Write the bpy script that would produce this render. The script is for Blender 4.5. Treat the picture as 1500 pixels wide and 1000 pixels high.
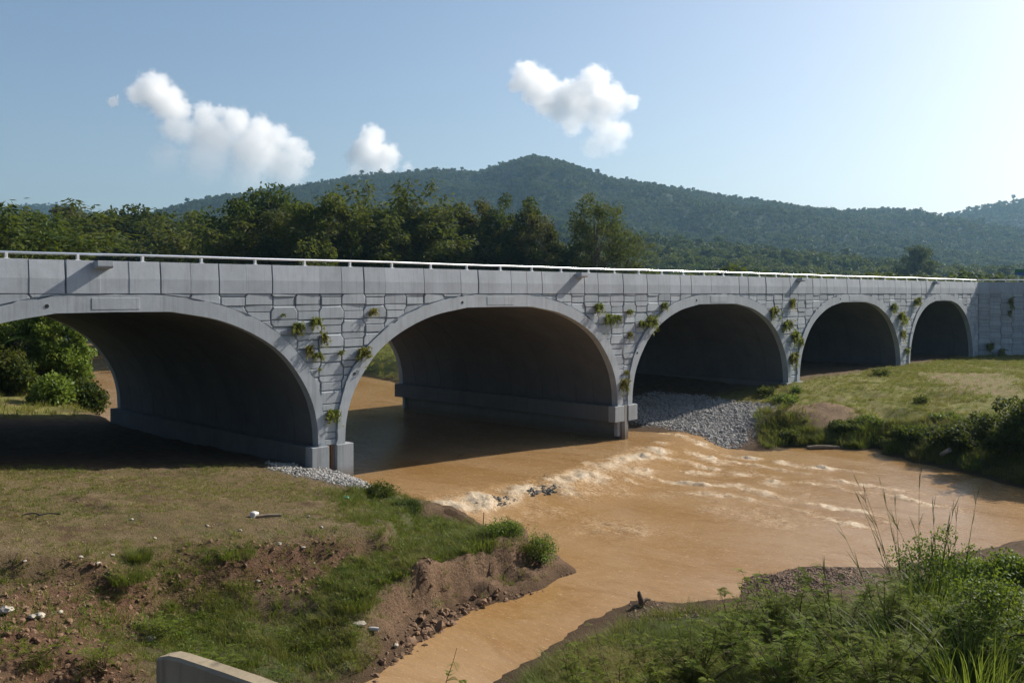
import bpy, bmesh, math, random
import numpy as np
from mathutils import Vector, Matrix

for o in list(bpy.data.objects):
    bpy.data.objects.remove(o)
SC = bpy.context.scene
COL = SC.collection
R = math.radians

# ------------------------------------------------------------------ camera
# bridge frame: X along the bridge, Y through it (away from the viewer), Z up; upstream water level z = 0
FWD = np.array([.716, .698]); FWD /= np.hypot(*FWD)
RGT = np.array([FWD[1], -FWD[0]])
CAM = np.array([-23.69, -33.72]); EYE = 8.35; FPX = 1400.0
cam_d = bpy.data.cameras.new('camera'); cam = bpy.data.objects.new('camera', cam_d); COL.objects.link(cam)
cam.location = (CAM[0], CAM[1], EYE)
cam.rotation_euler = (R(90), 0, math.atan2(FWD[1], FWD[0]) - R(90))
cam_d.sensor_width = 36; cam_d.lens = FPX / 1500 * 36
cam_d.shift_y = -70 / 1500
cam_d.clip_start = .1; cam_d.clip_end = 40000
SC.camera = cam

# ------------------------------------------------------------------ world, sun, exposure
SUN = Vector((1, -.21, .68)).normalized()
elev = math.asin(SUN.z); azim = math.atan2(SUN.x, SUN.y)
W = bpy.data.worlds.new('World'); SC.world = W; W.use_nodes = True
nt = W.node_tree; nt.nodes.clear()
sky = nt.nodes.new('ShaderNodeTexSky'); sky.sky_type = 'NISHITA'; sky.sun_disc = False
sky.sun_elevation = elev; sky.sun_rotation = azim
sky.air_density = 1.0; sky.dust_density = 2.3; sky.ozone_density = 2.5; sky.altitude = 0
bg = nt.nodes.new('ShaderNodeBackground'); bg.inputs[1].default_value = .082
wo = nt.nodes.new('ShaderNodeOutputWorld')
nt.links.new(sky.outputs[0], bg.inputs[0]); nt.links.new(bg.outputs[0], wo.inputs[0])
sun_d = bpy.data.lights.new('sun', 'SUN'); sun_d.energy = 5.0; sun_d.angle = R(.55); sun_d.color = (1, .93, .82)
sun = bpy.data.objects.new('sun', sun_d); COL.objects.link(sun)
sun.rotation_euler = SUN.to_track_quat('Z', 'Y').to_euler(); sun.location = (60, -20, 60)
SC.view_settings.view_transform = 'Standard'; SC.view_settings.look = 'None'
SC.view_settings.exposure = .58; SC.view_settings.gamma = 1; SC.view_settings.use_curve_mapping = False
SC.render.engine = 'CYCLES'
cy = SC.cycles
cy.use_denoising = True; cy.max_bounces = 16; cy.diffuse_bounces = 3; cy.glossy_bounces = 2
cy.transmission_bounces = 3; cy.transparent_max_bounces = 10; cy.volume_bounces = 16; cy.volume_max_steps = 256
cy.sample_clamp_indirect = 4; cy.volume_step_rate = .35

# ------------------------------------------------------------------ small helpers
def un(px, py, z):
    """photo pixel (1500 px wide) + height -> world x, y"""
    d = (EYE - z) * FPX / (py - 430.)
    p = CAM + d * FWD + (px - 750) / FPX * d * RGT
    return float(p[0]), float(p[1])
def at(px, d):
    p = CAM + d * FWD + (px - 750) / FPX * d * RGT
    return float(p[0]), float(p[1])
def zat(py, d): return EYE + (430 - py) / FPX * d
def facade(px, py):
    v = FWD + (px - 750) / FPX * RGT; d = -CAM[1] / v[1]
    return float(CAM[0] + d * v[0]), float(zat(py, d))

def link(o, parent=None):
    COL.objects.link(o)
    if parent is not None: o.parent = parent
    return o
def tag(o, label=None, cat=None, group=None, kind=None):
    if label: o['label'] = label
    if cat: o['category'] = cat
    if group: o['group'] = group
    if kind: o['kind'] = kind
    return o
def empty(name, loc, label=None, cat=None, group=None, rz=0, s=1):
    o = bpy.data.objects.new(name, None); COL.objects.link(o)
    o.location = loc; o.rotation_euler = (0, 0, rz); o.scale = (s, s, s); o.empty_display_size = .3
    return tag(o, label, cat, group)
def obj(name, me, mat=None, parent=None, loc=None, rot=None):
    o = bpy.data.objects.new(name, me)
    if mat is not None:
        if len(me.materials) == 0: me.materials.append(mat)
    if loc is not None: o.location = loc
    if rot is not None: o.rotation_euler = rot
    return link(o, parent)
def np_mesh(name, V, Fq, smooth=False, attrs=None):
    """V (n,3), Fq (m,3|4) -> mesh"""
    V = np.asarray(V, np.float32); Fq = np.asarray(Fq, np.int32)
    me = bpy.data.meshes.new(name); k = Fq.shape[1]
    me.vertices.add(len(V)); me.vertices.foreach_set('co', V.ravel())
    me.loops.add(Fq.size); me.loops.foreach_set('vertex_index', Fq.ravel())
    me.polygons.add(len(Fq)); me.polygons.foreach_set('loop_start', np.arange(0, Fq.size, k, dtype=np.int32))
    try: me.polygons.foreach_set('loop_total', np.full(len(Fq), k, np.int32))
    except Exception: pass
    me.update(calc_edges=True)
    if attrs:
        for n, a in attrs.items():
            at_ = me.attributes.new(n, 'FLOAT', 'POINT'); at_.data.foreach_set('value', np.asarray(a, np.float32))
    me.polygons.foreach_set('use_smooth', np.full(len(Fq), bool(smooth)))
    return me
def bm_mesh(name, bm, smooth=False):
    me = bpy.data.meshes.new(name); bm.normal_update(); bm.to_mesh(me); bm.free()
    if smooth:
        for p in me.polygons: p.use_smooth = True
    return me
def box_bm(bm, x0, x1, y0, y1, z0, z1, bev=0):
    vs = [bm.verts.new(p) for p in ((x0,y0,z0),(x1,y0,z0),(x1,y1,z0),(x0,y1,z0),(x0,y0,z1),(x1,y0,z1),(x1,y1,z1),(x0,y1,z1))]
    fs = [bm.faces.new([vs[i] for i in f]) for f in ((3,2,1,0),(4,5,6,7),(0,1,5,4),(1,2,6,5),(2,3,7,6),(3,0,4,7))]
    if bev:
        es = list({e for f in fs for e in f.edges})
        bmesh.ops.bevel(bm, geom=es, offset=bev, segments=1, affect='EDGES')
def box(name, x0, x1, y0, y1, z0, z1, mat, parent=None, bev=0):
    bm = bmesh.new(); box_bm(bm, x0, x1, y0, y1, z0, z1, bev)
    return obj(name, bm_mesh(name, bm), mat, parent)
def tubes(paths, sides=6):
    """paths: list of (points (k,3), radii (k)) -> V, F quads"""
    Vs, Fs, off = [], [], 0
    ang = np.linspace(0, 2*np.pi, sides, endpoint=False)
    for P, r in paths:
        P = np.asarray(P, float); r = np.asarray(r, float); k = len(P)
        T = np.gradient(P, axis=0); T /= np.linalg.norm(T, axis=1)[:, None] + 1e-9
        ref = np.where(np.abs(T[:, 2:3]) > .9, np.array([[1., 0, 0]]), np.array([[0, 0, 1.]]))
        A = np.cross(T, ref); A /= np.linalg.norm(A, axis=1)[:, None] + 1e-9
        B = np.cross(T, A)
        ring = P[:, None] + r[:, None, None] * (np.cos(ang)[None, :, None]*A[:, None] + np.sin(ang)[None, :, None]*B[:, None])
        Vs.append(ring.reshape(-1, 3))
        i = np.arange(k-1)[:, None]*sides; j = np.arange(sides)[None]; j2 = (j+1) % sides
        q = np.stack([i+j, i+j2, i+sides+j2, i+sides+j], -1).reshape(-1, 4) + off
        Fs.append(q); off += k*sides
        # end caps
        tip = np.array([P[0], P[-1]]); Vs.append(tip)
        c0 = np.stack([np.full(sides, off), (off-k*sides)+(np.arange(sides)+1) % sides, (off-k*sides)+np.arange(sides), np.full(sides, off)], -1)
        last = off - sides
        c1 = np.stack([np.full(sides, off+1), last+np.arange(sides), last+(np.arange(sides)+1) % sides, np.full(sides, off+1)], -1)
        off += 2
    return np.concatenate(Vs), np.concatenate(Fs)
def catmull(P, n=8, kinks=()):
    P = np.asarray(P, float); out = []
    for i in range(len(P)-1):
        p1, p2 = P[i], P[i+1]
        p0 = P[i-1] if i > 0 and i not in kinks else 2*p1-p2
        p3 = P[i+2] if i+2 < len(P) and (i+1) not in kinks else 2*p2-p1
        for t in np.linspace(0, 1, n, endpoint=False):
            out.append(.5*((2*p1)+(-p0+p2)*t+(2*p0-5*p1+4*p2-p3)*t*t+(-p0+3*p1-3*p2+p3)*t**3))
    out.append(P[-1]); return np.array(out)

# ---- numpy noise
def _h(ix, iy, s):
    n = (ix.astype(np.int64)*374761393 + iy.astype(np.int64)*668265263 + s*974634777) & 0xffffffff
    n = ((n ^ (n >> 13))*1274126177) & 0xffffffff
    n = ((n ^ (n >> 16))*2246822519) & 0xffffffff
    return ((n ^ (n >> 15)) & 0xffff)/65535.
def vnoise(x, y, s=0):
    ix = np.floor(x); iy = np.floor(y); fx = x-ix; fy = y-iy
    fx = fx*fx*(3-2*fx); fy = fy*fy*(3-2*fy)
    a = _h(ix, iy, s); b = _h(ix+1, iy, s); c = _h(ix, iy+1, s); d = _h(ix+1, iy+1, s)
    return (a*(1-fx)+b*fx)*(1-fy)+(c*(1-fx)+d*fx)*fy
def fbm(x, y, s=0, o=4, g=.5):
    v = 0; a = 1; t = 0
    for k in range(o):
        v = v + a*vnoise(x*2**k+k*17.3, y*2**k-k*9.1, s+k); t += a; a *= g
    return v/t - .5
def sstep(a, b, x):
    t = np.clip((x-a)/(b-a), 0, 1); return t*t*(3-2*t)
def pdist(x, y, poly, closed=True):
    """unsigned distance to polyline, inside mask"""
    P = np.asarray(poly, float); Q = np.roll(P, -1, 0)
    if not closed: P, Q = P[:-1], Q[:-1]
    best = np.full(x.shape, 1e9); ins = np.zeros(x.shape, bool)
    for (ax, ay), (bx, by) in zip(P, Q):
        dx, dy = bx-ax, by-ay; L = dx*dx+dy*dy+1e-12
        t = np.clip(((x-ax)*dx+(y-ay)*dy)/L, 0, 1)
        best = np.minimum(best, (x-ax-t*dx)**2+(y-ay-t*dy)**2)
        c = ((ay > y) != (by > y)) & (x < (bx-ax)*(y-ay)/(by-ay+1e-12)+ax)
        ins ^= c
    return np.sqrt(best), ins
def sd(x, y, poly):
    d, i = pdist(x, y, poly); return np.where(i, d, -d)

# ------------------------------------------------------------------ materials
def nodes(name):
    m = bpy.data.materials.new(name); m.use_nodes = True; t = m.node_tree; t.nodes.clear()
    out = t.nodes.new('ShaderNodeOutputMaterial')
    return m, t, out
class NB:
    """tiny node builder"""
    def __init__(s, t): s.t = t
    def n(s, typ, ins=None, **kw):
        nd = s.t.nodes.new(typ)
        for k, v in kw.items(): setattr(nd, k, v)
        for k, v in (ins or {}).items():
            if hasattr(v, 'is_output') or isinstance(v, bpy.types.NodeSocket): s.t.links.new(v, nd.inputs[k])
            else: nd.inputs[k].default_value = v
        return nd
    def pos(s): return s.n('ShaderNodeNewGeometry').outputs['Position']
    def noise(s, vec, scale, detail=4, rough=.55, dist=0):
        return s.n('ShaderNodeTexNoise', {'Vector': vec, 'Scale': scale, 'Detail': detail, 'Roughness': rough, 'Distortion': dist}).outputs['Fac']
    def scl(s, vec, v):
        return s.n('ShaderNodeVectorMath', {0: vec, 1: v}, operation='MULTIPLY').outputs[0]
    def ramp(s, f, a, b, c0=(0,0,0,1), c1=(1,1,1,1)):
        nd = s.n('ShaderNodeValToRGB', {0: f}); e = nd.color_ramp.elements
        e[0].position = a; e[1].position = b; e[0].color = c0; e[1].color = c1
        return nd.outputs[0]
    def mix(s, f, a, b, bt='MIX'):
        nd = s.n('ShaderNodeMix', data_type='RGBA', blend_type=bt)
        for k, v in ((0, f), (6, a), (7, b)):
            if isinstance(v, bpy.types.NodeSocket): s.t.links.new(v, nd.inputs[k])
            else: nd.inputs[k].default_value = v
        return nd.outputs[2]
    def math(s, op, a, b=0., clamp=False):
        return s.n('ShaderNodeMath', {0: a, 1: b}, operation=op, use_clamp=clamp).outputs[0]
    def attr(s, n): return s.n('ShaderNodeAttribute', attribute_name=n).outputs['Fac']
    def bump(s, h, st, dist=.02, nrm=None):
        i = {'Height': h, 'Strength': st, 'Distance': dist}
        if nrm is not None: i['Normal'] = nrm
        return s.n('ShaderNodeBump', i).outputs[0]
def c4(c): return (c[0], c[1], c[2], 1)

def concrete(name, c, streak=.25, rough=.85, obj_var=.12, stain=(.10,.09,.075), patch=.12, flood=None):
    m, t, out = nodes(name); b = NB(t); p = b.pos()
    big = b.noise(p, .7, 4); mid = b.noise(p, 2.6, 5, .6)
    st = b.noise(b.scl(p, (3.4, 3.4, .16)), 1.7, 6, .68); st2 = b.noise(b.scl(p, (9, 9, .35)), 1.3, 5, .6)
    fine = b.noise(p, 22, 5, .6)
    col = b.mix(b.ramp(big, .3, .7), c4([v*(1-patch) for v in c]), c4([v*(1+patch) for v in c]))
    col = b.mix(b.math('MULTIPLY', b.ramp(mid, .48, .72), .28), col, c4([v*.72 for v in c]))
    col = b.mix(b.math('MULTIPLY', b.ramp(st, .50, .74), streak), col, c4(stain))
    col = b.mix(b.math('MULTIPLY', b.ramp(st2, .56, .76), streak*.8), col, c4([v*.45 for v in c]))
    col = b.mix(b.math('MULTIPLY', b.ramp(fine, .35, .75), .16), col, c4([v*.6 for v in c]))
    if flood is not None:
        z = b.n('ShaderNodeSeparateXYZ', {0: p}).outputs[2]
        zz = b.math('ADD', z, b.math('MULTIPLY', b.math('SUBTRACT', mid, .5), .5))
        f = b.n('ShaderNodeMapRange', {0: zz, 1: flood, 2: flood-.55, 3: 0., 4: .8}).outputs[0]
        col = b.mix(f, col, (.13,.085,.045,1))
    rnd = b.n('ShaderNodeObjectInfo').outputs['Random']
    v = b.math('ADD', b.math('MULTIPLY', rnd, obj_var), 1-obj_var/2)
    hsv = b.n('ShaderNodeHueSaturation', {'Color': col, 'Value': v}).outputs[0]
    nm = b.bump(fine, .35, .01); nm = b.bump(mid, .25, .03, nm)
    bs = b.n('ShaderNodeBsdfPrincipled', {'Base Color': hsv, 'Roughness': rough, 'Normal': nm, 'Specular IOR Level': .3})
    t.links.new(bs.outputs[0], out.inputs[0]); return m
def simple(name, c, rough=.6, metal=0, var=.15, scale=6, spec=.5, bump=.0):
    m, t, out = nodes(name); b = NB(t); p = b.pos(); f = b.noise(p, scale, 4)
    col = b.mix(b.ramp(f, .3, .7), c4([v*(1-var) for v in c]), c4([v*(1+var) for v in c]))
    ins = {'Base Color': col, 'Roughness': rough, 'Metallic': metal, 'Specular IOR Level': spec}
    if bump: ins['Normal'] = b.bump(f, bump, .03)
    bs = b.n('ShaderNodeBsdfPrincipled', ins)
    t.links.new(bs.outputs[0], out.inputs[0]); return m
def leafmat(name, c1, c2, trans=.35, c3=None, rough=.7, objvar=.25, spec=.12, pscale=.35):
    """c1..c2 vary leaf by leaf; each object is a little lighter or darker"""
    m, t, out = nodes(name); b = NB(t)
    g = b.n('ShaderNodeNewGeometry'); isl = g.outputs['Random Per Island']
    col = b.mix(isl, c4(c1), c4(c2))
    if c3 is not None:
        col = b.mix(b.ramp(b.noise(g.outputs['Position'], pscale, 3), .46, .66), col, c4(c3))
    rnd = b.n('ShaderNodeObjectInfo').outputs['Random']
    col = b.n('ShaderNodeHueSaturation', {'Color': col, 'Value': b.math('ADD', b.math('MULTIPLY', rnd, objvar), 1-objvar/2),
              'Hue': b.math('ADD', b.math('MULTIPLY', rnd, .03), .485)}).outputs[0]
    d = b.n('ShaderNodeBsdfPrincipled', {'Base Color': col, 'Roughness': rough, 'Specular IOR Level': spec})
    tr = b.n('ShaderNodeBsdfTranslucent', {'Color': b.mix(.35, col, (.30,.36,.03,1))})
    mx = b.n('ShaderNodeMixShader', {0: trans, 1: d.outputs[0], 2: tr.outputs[0]})
    t.links.new(mx.outputs[0], out.inputs[0]); return m

M = {}
M['panel'] = concrete('panel_concrete', (.335,.365,.395), .42, obj_var=.24)
M['ring'] = concrete('ring_concrete', (.335,.365,.395), .38, obj_var=.04)
M['parapet'] = concrete('parapet_concrete', (.335,.365,.40), .26, obj_var=.14)
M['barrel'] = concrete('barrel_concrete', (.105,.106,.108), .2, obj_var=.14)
M['footing'] = concrete('footing_concrete', (.28,.30,.315), .4, obj_var=.06, flood=1.1)
M['footing_shade'] = concrete('shaded_footing_concrete', (.145,.145,.143), .4, obj_var=.06, flood=1.0)  # darker copy of the footing concrete, shade under the arches put into its colour
M['back'] = concrete('backing_concrete', (.36,.38,.40), .2, obj_var=0)
M['oldwall'] = concrete('old_wall_concrete', (.36,.29,.195), .8, obj_var=0, stain=(.035,.033,.025), patch=.35)
M['stem'] = concrete('stem_concrete', (.24,.235,.22), .5, obj_var=.05, stain=(.09,.09,.035), flood=.75)
M['alum'] = simple('rail_metal', (.72,.73,.74), .32, 1, .06)
M['post'] = simple('post_metal', (.62,.62,.62), .5, .3, .1)
M['rust'] = simple('rusty_steel', (.17,.075,.03), .8, .2, .5, 14, bump=.3)
M['hole'] = simple('hole_dark', (.012,.012,.013), .9)
M['asphalt'] = simple('asphalt', (.05,.05,.052), .9, 0, .2, 3)
M['sign_g'] = simple('sign_green', (.012,.13,.05), .5, 0, .05)
M['sign_b'] = simple('sign_blue', (.015,.07,.22), .5, 0, .05)
M['bark'] = simple('bark', (.085,.066,.048), .9, 0, .35, 5, bump=.4)
M['pale_bark'] = simple('pale_bark', (.15,.125,.095), .9, 0, .3, 5, bump=.4)
M['stick'] = simple('twig', (.09,.06,.035), .9, 0, .3, 9)
M['stone'] = simple('pale_stone', (.36,.32,.26), .85, 0, .3, 9, bump=.4)
M['white'] = simple('white_litter', (.50,.49,.47), .5, 0, .08)
M['teal'] = simple('teal_plastic', (.02,.35,.28), .35, 0, .1)
M['log'] = simple('driftwood', (.20,.155,.105), .9, 0, .35, 8, bump=.4)
def stonemat(name, a, b_):
    m, t, out = nodes(name); b = NB(t); g = b.n('ShaderNodeNewGeometry')
    col = b.mix(g.outputs['Random Per Island'], c4(a), c4(b_))
    bs = b.n('ShaderNodeBsdfPrincipled', {'Base Color': col, 'Roughness': .9, 'Specular IOR Level': .15, 'Normal': b.bump(b.noise(g.outputs['Position'], 30), .3, .01)})
    t.links.new(bs.outputs[0], out.inputs[0]); return m
M['gravel'] = stonemat('grey_gravel', (.09,.085,.078), (.36,.345,.325))
M['pebble'] = stonemat('brown_pebbles', (.09,.058,.040), (.26,.18,.125))
M['clod'] = stonemat('mud_clods', (.085,.050,.030), (.20,.125,.078))

# ================================================================== TERRAIN
RIVER = [(.9,20),(.9,2),(2.2,1.7),(1.7,-1.2),(1.4,-3.9),(2.1,-4.7),(2.0,-6.5),(1.4,-8.9),(1.1,-11.3),(-.2,-13.8),(-2.1,-14.1),(-4.1,-14.4),
         (-5.6,-14.5),(-7.3,-15.0),(-8.9,-15.6),(-10.4,-15.9),(-15,-17.0),(-14.5,-19.5),(-10.5,-19.2),(-8.3,-18.0),(-6.4,-17.6),(-3.9,-17.0),(-2.1,-16.7),
         (-1.0,-16.9),(-.5,-18.0),(1.5,-18.7),(3.0,-17.9),(5.5,-18.7),(7.2,-20.7),(10.6,-21.7),(14.2,-22.8),(14,-32),(10,-90),
         (30,-90),(26,-32),(24.2,-19.9),(26,-16.9),(27.2,-14.1),(29.3,-10.7),(28.2,-7.5),(25.2,-6.5),(23.8,-4.3),(24.8,-.8),(23.4,.2),
         (22.3,3),(21.2,10),(21,19),(27,27),(33.5,38),(38,60),(45,90),(60,130),(90,220),(60,220),(38,130),(26,100),(16,75),(5,45),(3.6,36),(2,28)]
CREST = ([-10,1,5,8.2,13,19.2,24,40], [-4.5,-4.3,-3.7,-4.8,-3.6,-2.4,-1.5,-1])
def wlevel(x, y):
    t = np.interp(x, *CREST) - y
    return -.6*sstep(-.4, 4.4, t)
def P(px, py, z): return un(px, py, z) + (z,)
CPS = [P(0,695,2.37), P(200,690,1.9), P(400,682,1.33), P(470,690,1.1), P(300,740,1.65), P(100,760,2.1), P(450,750,1.15), P(520,730,.8), P(600,745,.45),
       P(0,800,2.35), P(0,870,2.2), P(100,830,2.05), P(180,825,1.9), P(330,805,1.55), P(450,795,1.3), P(570,765,1.0), P(640,765,.75), P(740,775,.75), P(800,790,.75),
       P(700,800,.85), P(620,820,.95), P(560,850,.75), P(480,860,.75), P(330,850,.95), P(230,870,1.05), P(300,920,.4), P(420,930,.25), P(500,960,.1), P(200,960,.75), P(120,945,1.55),
       P(60,985,1.35), P(0,1000,1.7), P(-200,900,2.6), P(-200,760,3.0), P(-300,1000,3.6),
       # near bank on the right, rising towards the viewer
       P(940,900,-.25), P(900,930,.1), P(860,990,.45), P(1050,890,-.15), P(1200,850,-.42), P(1280,850,-.4), P(1200,900,.5), P(1300,885,.55), P(1400,835,.2), P(1500,812,.2), P(1000,990,1.3),
       P(1200,990,2.4), P(1450,960,2.7), P(1700,900,2.4),
       # meadow on the far right
       P(1000,600,.6), P(1060,600,.75), P(1090,575,1.25), P(1160,562,1.93), P(1190,612,.6), P(1130,640,-.05), P(1322,537,2.1), P(1425,522,2.05), P(1500,518,2.1), P(1300,600,1.0), P(1250,640,.1), P(1400,640,.55),
       P(1240,580,1.4), P(1400,580,1.5), P(1500,600,1.2), P(1500,660,.35), P(1600,560,1.9), P(1700,640,1.0),
       (-10,10,1.7), (-2,10,1.15), (-2,19,1.25), (-16,10,2.5), (-14,20,2.5), (26,10,1.0), (31,10,1.45), (38,10,1.85), (50,10,2.0), (70,10,2.1),
       (-4.5,24,1.85), (-15,25,3.2), (-30,0,4.6), (-32,30,5), (-12,45,3), (-4,45,1.8), (-20,80,3.5), (0,75,2.2), (10,110,2.5), (-60,110,4), (-60,-20,6), (-36,-12,4),
       (100,0,2.3), (80,-25,2), (60,-12,1.8), (120,-50,2.5), (40,-30,2.2), (45,-60,3), (50,30,2.1), (60,60,2.5), (110,60,3), (55,90,2.4), (80,130,3), (20,150,3), (150,120,4), (-5,200,4), (120,220,4),
       (0,-40,4), (-5,-70,6), (-60,-70,7)]
for d_, l_, z_ in ((0,0,6.75), (2.5,0,6.4), (4.5,-2,5.5), (4.5,2,5.5), (8.5,-3.5,3.95), (8.5,3.5,3.9), (13.5,-2,2.0), (13.5,3,2.3), (-4,0,6.8), (-4,-8,6.8), (-4,8,6.8)):
    p_ = CAM + d_*FWD + l_*RGT; CPS.append((float(p_[0]), float(p_[1]), z_))
CP = np.array(CPS, float)
def phi(r): return np.sqrt(r*r + 1.)
_n = len(CP); A_ = np.zeros((_n+1, _n+1))
A_[:_n, :_n] = -phi(np.hypot(CP[:, 0][:, None]-CP[:, 0], CP[:, 1][:, None]-CP[:, 1])) + .4*np.eye(_n)
A_[:_n, _n] = 1; A_[_n, :_n] = 1
_w = np.linalg.solve(A_, np.append(CP[:, 2], 0))
def land(x, y):
    z = np.full(x.shape, _w[-1])
    for k in range(_n): z = z - _w[k]*phi(np.hypot(x-CP[k, 0], y-CP[k, 1]))
    far = sstep(140, 400, np.hypot(x-10, y))
    return np.clip(z, -.2, 9)*(1-far) + 3.0*far
def poly(pts): return [un(*p)[:2] if len(p) == 3 else p for p in pts]
# zones of ground cover (world polygons)
LUSH = [poly([(515,722,.75),(580,735,.4),(655,752,.2),(670,778,.6),(610,780,.85),(550,768,.95)]), poly([(200,930,.85),(250,862,1.05),(330,852,1.0),(400,868,.85),(480,872,.7),(535,842,.8),(590,805,.9),(660,770,.8),(800,790,.7),(805,815,.3),(700,815,.8),(640,840,.7),(580,870,.5),(540,910,.2),(500,1000,-.2),(380,1010,.2),(250,1000,.5)]),
        poly([(1105,606,.5),(1130,655,-.4),(1260,658,-.4),(1400,688,-.4),(1500,710,-.4),(1600,720,-.4),(1600,610,1.1),(1420,615,.9),(1250,625,.4)]),
        poly([(740,1000,.5),(860,930,.1),(960,900,-.1),(1090,890,.1),(1300,880,.5),(1500,830,.3),(1800,850,1),(1800,1100,4),(740,1100,1.5)])]
MEADOW = [poly([(1020,585,1.0),(1090,572,1.3),(1160,560,1.9),(1330,535,2.1),(1430,521,2),(1700,515,2.1),(1700,640,1.0),(1400,640,.6),(1200,640,.1),(1110,600,.6)]),
          [(24,22),(34,38),(40,60),(80,70),(140,40),(100,21)], [(-30,21),(-2,21),(0,30),(-6,40),(-30,40)]]
PLATEAU = [poly([(-100,690,2.4),(430,680,1.2),(520,725,.8),(600,750,.6),(560,790,1),(400,800,1.4),(180,825,1.9),(-100,830,2.3)])]
REDSOIL = [poly([(-60,860,2.2),(60,830,2.1),(200,815,1.9),(300,800,1.6),(500,790,1.2),(610,800,.9),(640,840,.6),(480,840,.9),(330,830,1.2),(200,900,1.1),(120,930,1.4),(-60,960,1.8)]),
           poly([(30,940,1.5),(180,950,1),(200,1010,.6),(0,1010,1.5)])]
BARE = [poly([(1110,598,.7),(1190,600,.8),(1255,612,.6),(1250,634,.2),(1135,618,.35)]), poly([(1330,545,2),(1480,545,2),(1500,575,1.9),(1400,565,2)])]
RIPRAP = poly([(915,600,.5),(960,580,1.0),(1030,583,1.0),(1130,600,.7),(1085,640,-.05),(1062,656,-.45),(1000,638,-.3),(925,625,-.1)])
PIERGRAVEL = poly([(395,680,1.2),(470,686,1.1),(520,702,.3),(580,729,.1),(550,727,.4),(505,716,.8),(450,704,1),(400,692,1.2)])
BAR = poly([(1092,847,-.55),(1160,834,-.55),(1255,836,-.5),(1270,860,-.3),(1150,880,-.3),(1095,868,-.5)])
MOUND = un(1190, 612, .6)
PITS = [un(1305,603,1.0)+(1.0,.6), un(1293,634,.3)+(1.1,.7), un(1395,637,.5)+(1.0,.6), un(1265,580,1.4)+(.8,.4), un(1370,575,1.6)+(1.6,.4), un(75,990,1.2)+(1.1,.7), un(120,755,1.9)+(.5,.16), un(300,745,1.6)+(.7,.14)]
def zone(x, y, polys, soft=.8):
    m = np.zeros(x.shape)
    for p in polys: m = np.maximum(m, sstep(-soft, soft, sd(x, y, p)))
    return m
def height(x, y):
    x = np.asarray(x, float); y = np.asarray(y, float)
    wl = wlevel(x, y)
    d, ins = pdist(x, y, RIVER); d = np.where(ins, -d, d)
    d = d + .55*fbm(x*.9, y*.9, 5, 4)*sstep(2.6, 1.5, np.abs(d)) * (1 - .7*((y > -1) & (y < 21)))
    L = land(x, y)
    cut = sstep(-9.5, -7, x)*sstep(3.2, 1.4, x)*sstep(-9.5, -11, y)*sstep(-16.6, -16.1, y)      # eroded bank on the left
    n1 = fbm(x*1.3, y*1.3, 11, 3)
    s_cut = .17*sstep(0, .5, d) + .17*sstep(.5, 1.25, d) + .66*sstep(1.15+n1*.6, 1.55+n1*.6, d)
    wid = 2.6 + 4.5*np.exp(-((x-27)**2+(y-0)**2)/30.) + 2*sstep(20, 40, y)
    s_std = sstep(0, 1, np.clip(d/wid, 0, 1)**.75)
    s = s_cut*cut + s_std*(1-cut)
    up = wl + .0 + np.maximum(L-wl, .12)*s
    z = np.where(d > 0, up, wl - np.minimum(1.6, .45*np.abs(d)) - .02)
    # relief: tussocks, clods, ruts
    near = sstep(170, 60, np.hypot(x-5, y))
    on = sstep(-.1, .6, d)
    z = z + on*near*(.16*fbm(x*.45, y*.45, 21, 3) + .16*fbm(x*1.7, y*1.7, 22, 4, .6))
    z = z + on*cut*sstep(2.2, 1.4, d)*(.30*fbm(x*2.1, y*2.1, 31, 4, .62) + .34*np.abs(fbm(x*3.0, y*3.0, 34, 3, .6)) + .22*np.abs(fbm(x*1.1+y*.8, y*1.4, 33, 3))*sstep(.2, .8, d))
    z = z + on*near*.10*fbm(x*3.1, y*3.1, 35, 2)
    z = z + on*cut*sstep(2.2, 1.5, d)*sstep(.1, .5, d)*.30*np.round(fbm(x*1.25+y*.4, y*2.1, 36, 3)*8)/8
    lz = zone(x, y, LUSH, .8)
    z = z + on*near*lz*(.42*fbm(x*.95, y*.95, 37, 3) + .16*np.abs(fbm(x*2.2, y*2.2, 38, 2)))
    for hx, hy, hr, hd in PITS: z = z - hd*np.exp(-((x-hx)**2+(y-hy)**2)/hr**2)*(1+.8*fbm(x*2, y*2, 44, 2))
    mx_, my_ = MOUND
    z = z + .85*np.exp(-(((x-mx_)*.5+(y-my_)*.86)**2/1.6 + ((x-mx_)*.86-(y-my_)*.5)**2/9.))*(1+.6*fbm(x*2, y*2, 39, 3))
    sp = sd(x, y, PLATEAU[0]) + .9*fbm(x*.8, y*.8, 43, 3)
    z = z - .50*sstep(.12, -.30, sp)*sstep(-5, -.8, sp)*((y < -6) & (x < 1))
    rs = zone(x, y, REDSOIL, .6)
    z = z + rs*.30*fbm(x*2.2, y*2.2, 41, 4, .65)
    return z
def mudzone(x, y):
    d, ins = pdist(x, y, RIVER); d = np.where(ins, 0, d)
    cut = sstep(-10.5, -8, x)*sstep(3.2, 1.4, x)*sstep(-9.5, -11, y)*sstep(-16.6, -16.1, y)
    return cut*sstep(1.95, 1.4, d + .9*fbm(x*1.3, y*1.3, 11, 3))
def axis(segs):
    out = [segs[0][0]]
    for a, b, st0, st1 in segs:
        v = a; n = max(1, int(abs(b-a)/((st0+st1)/2))); t = (np.arange(1, n+1)/n)
        k = st1/st0
        tt = t if abs(k-1) < .01 else (k**t-1)/(k-1)
        out += list(a+(b-a)*tt)
    return np.array(out)
gx = axis([(-4400,-120,600,20),(-120,-30,12,.7),(-30,-16,.45,.17),(-16,8,.15,.15),(8,36,.19,.45),(36,110,.5,1.6),(110,4400,5,600)])
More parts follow.
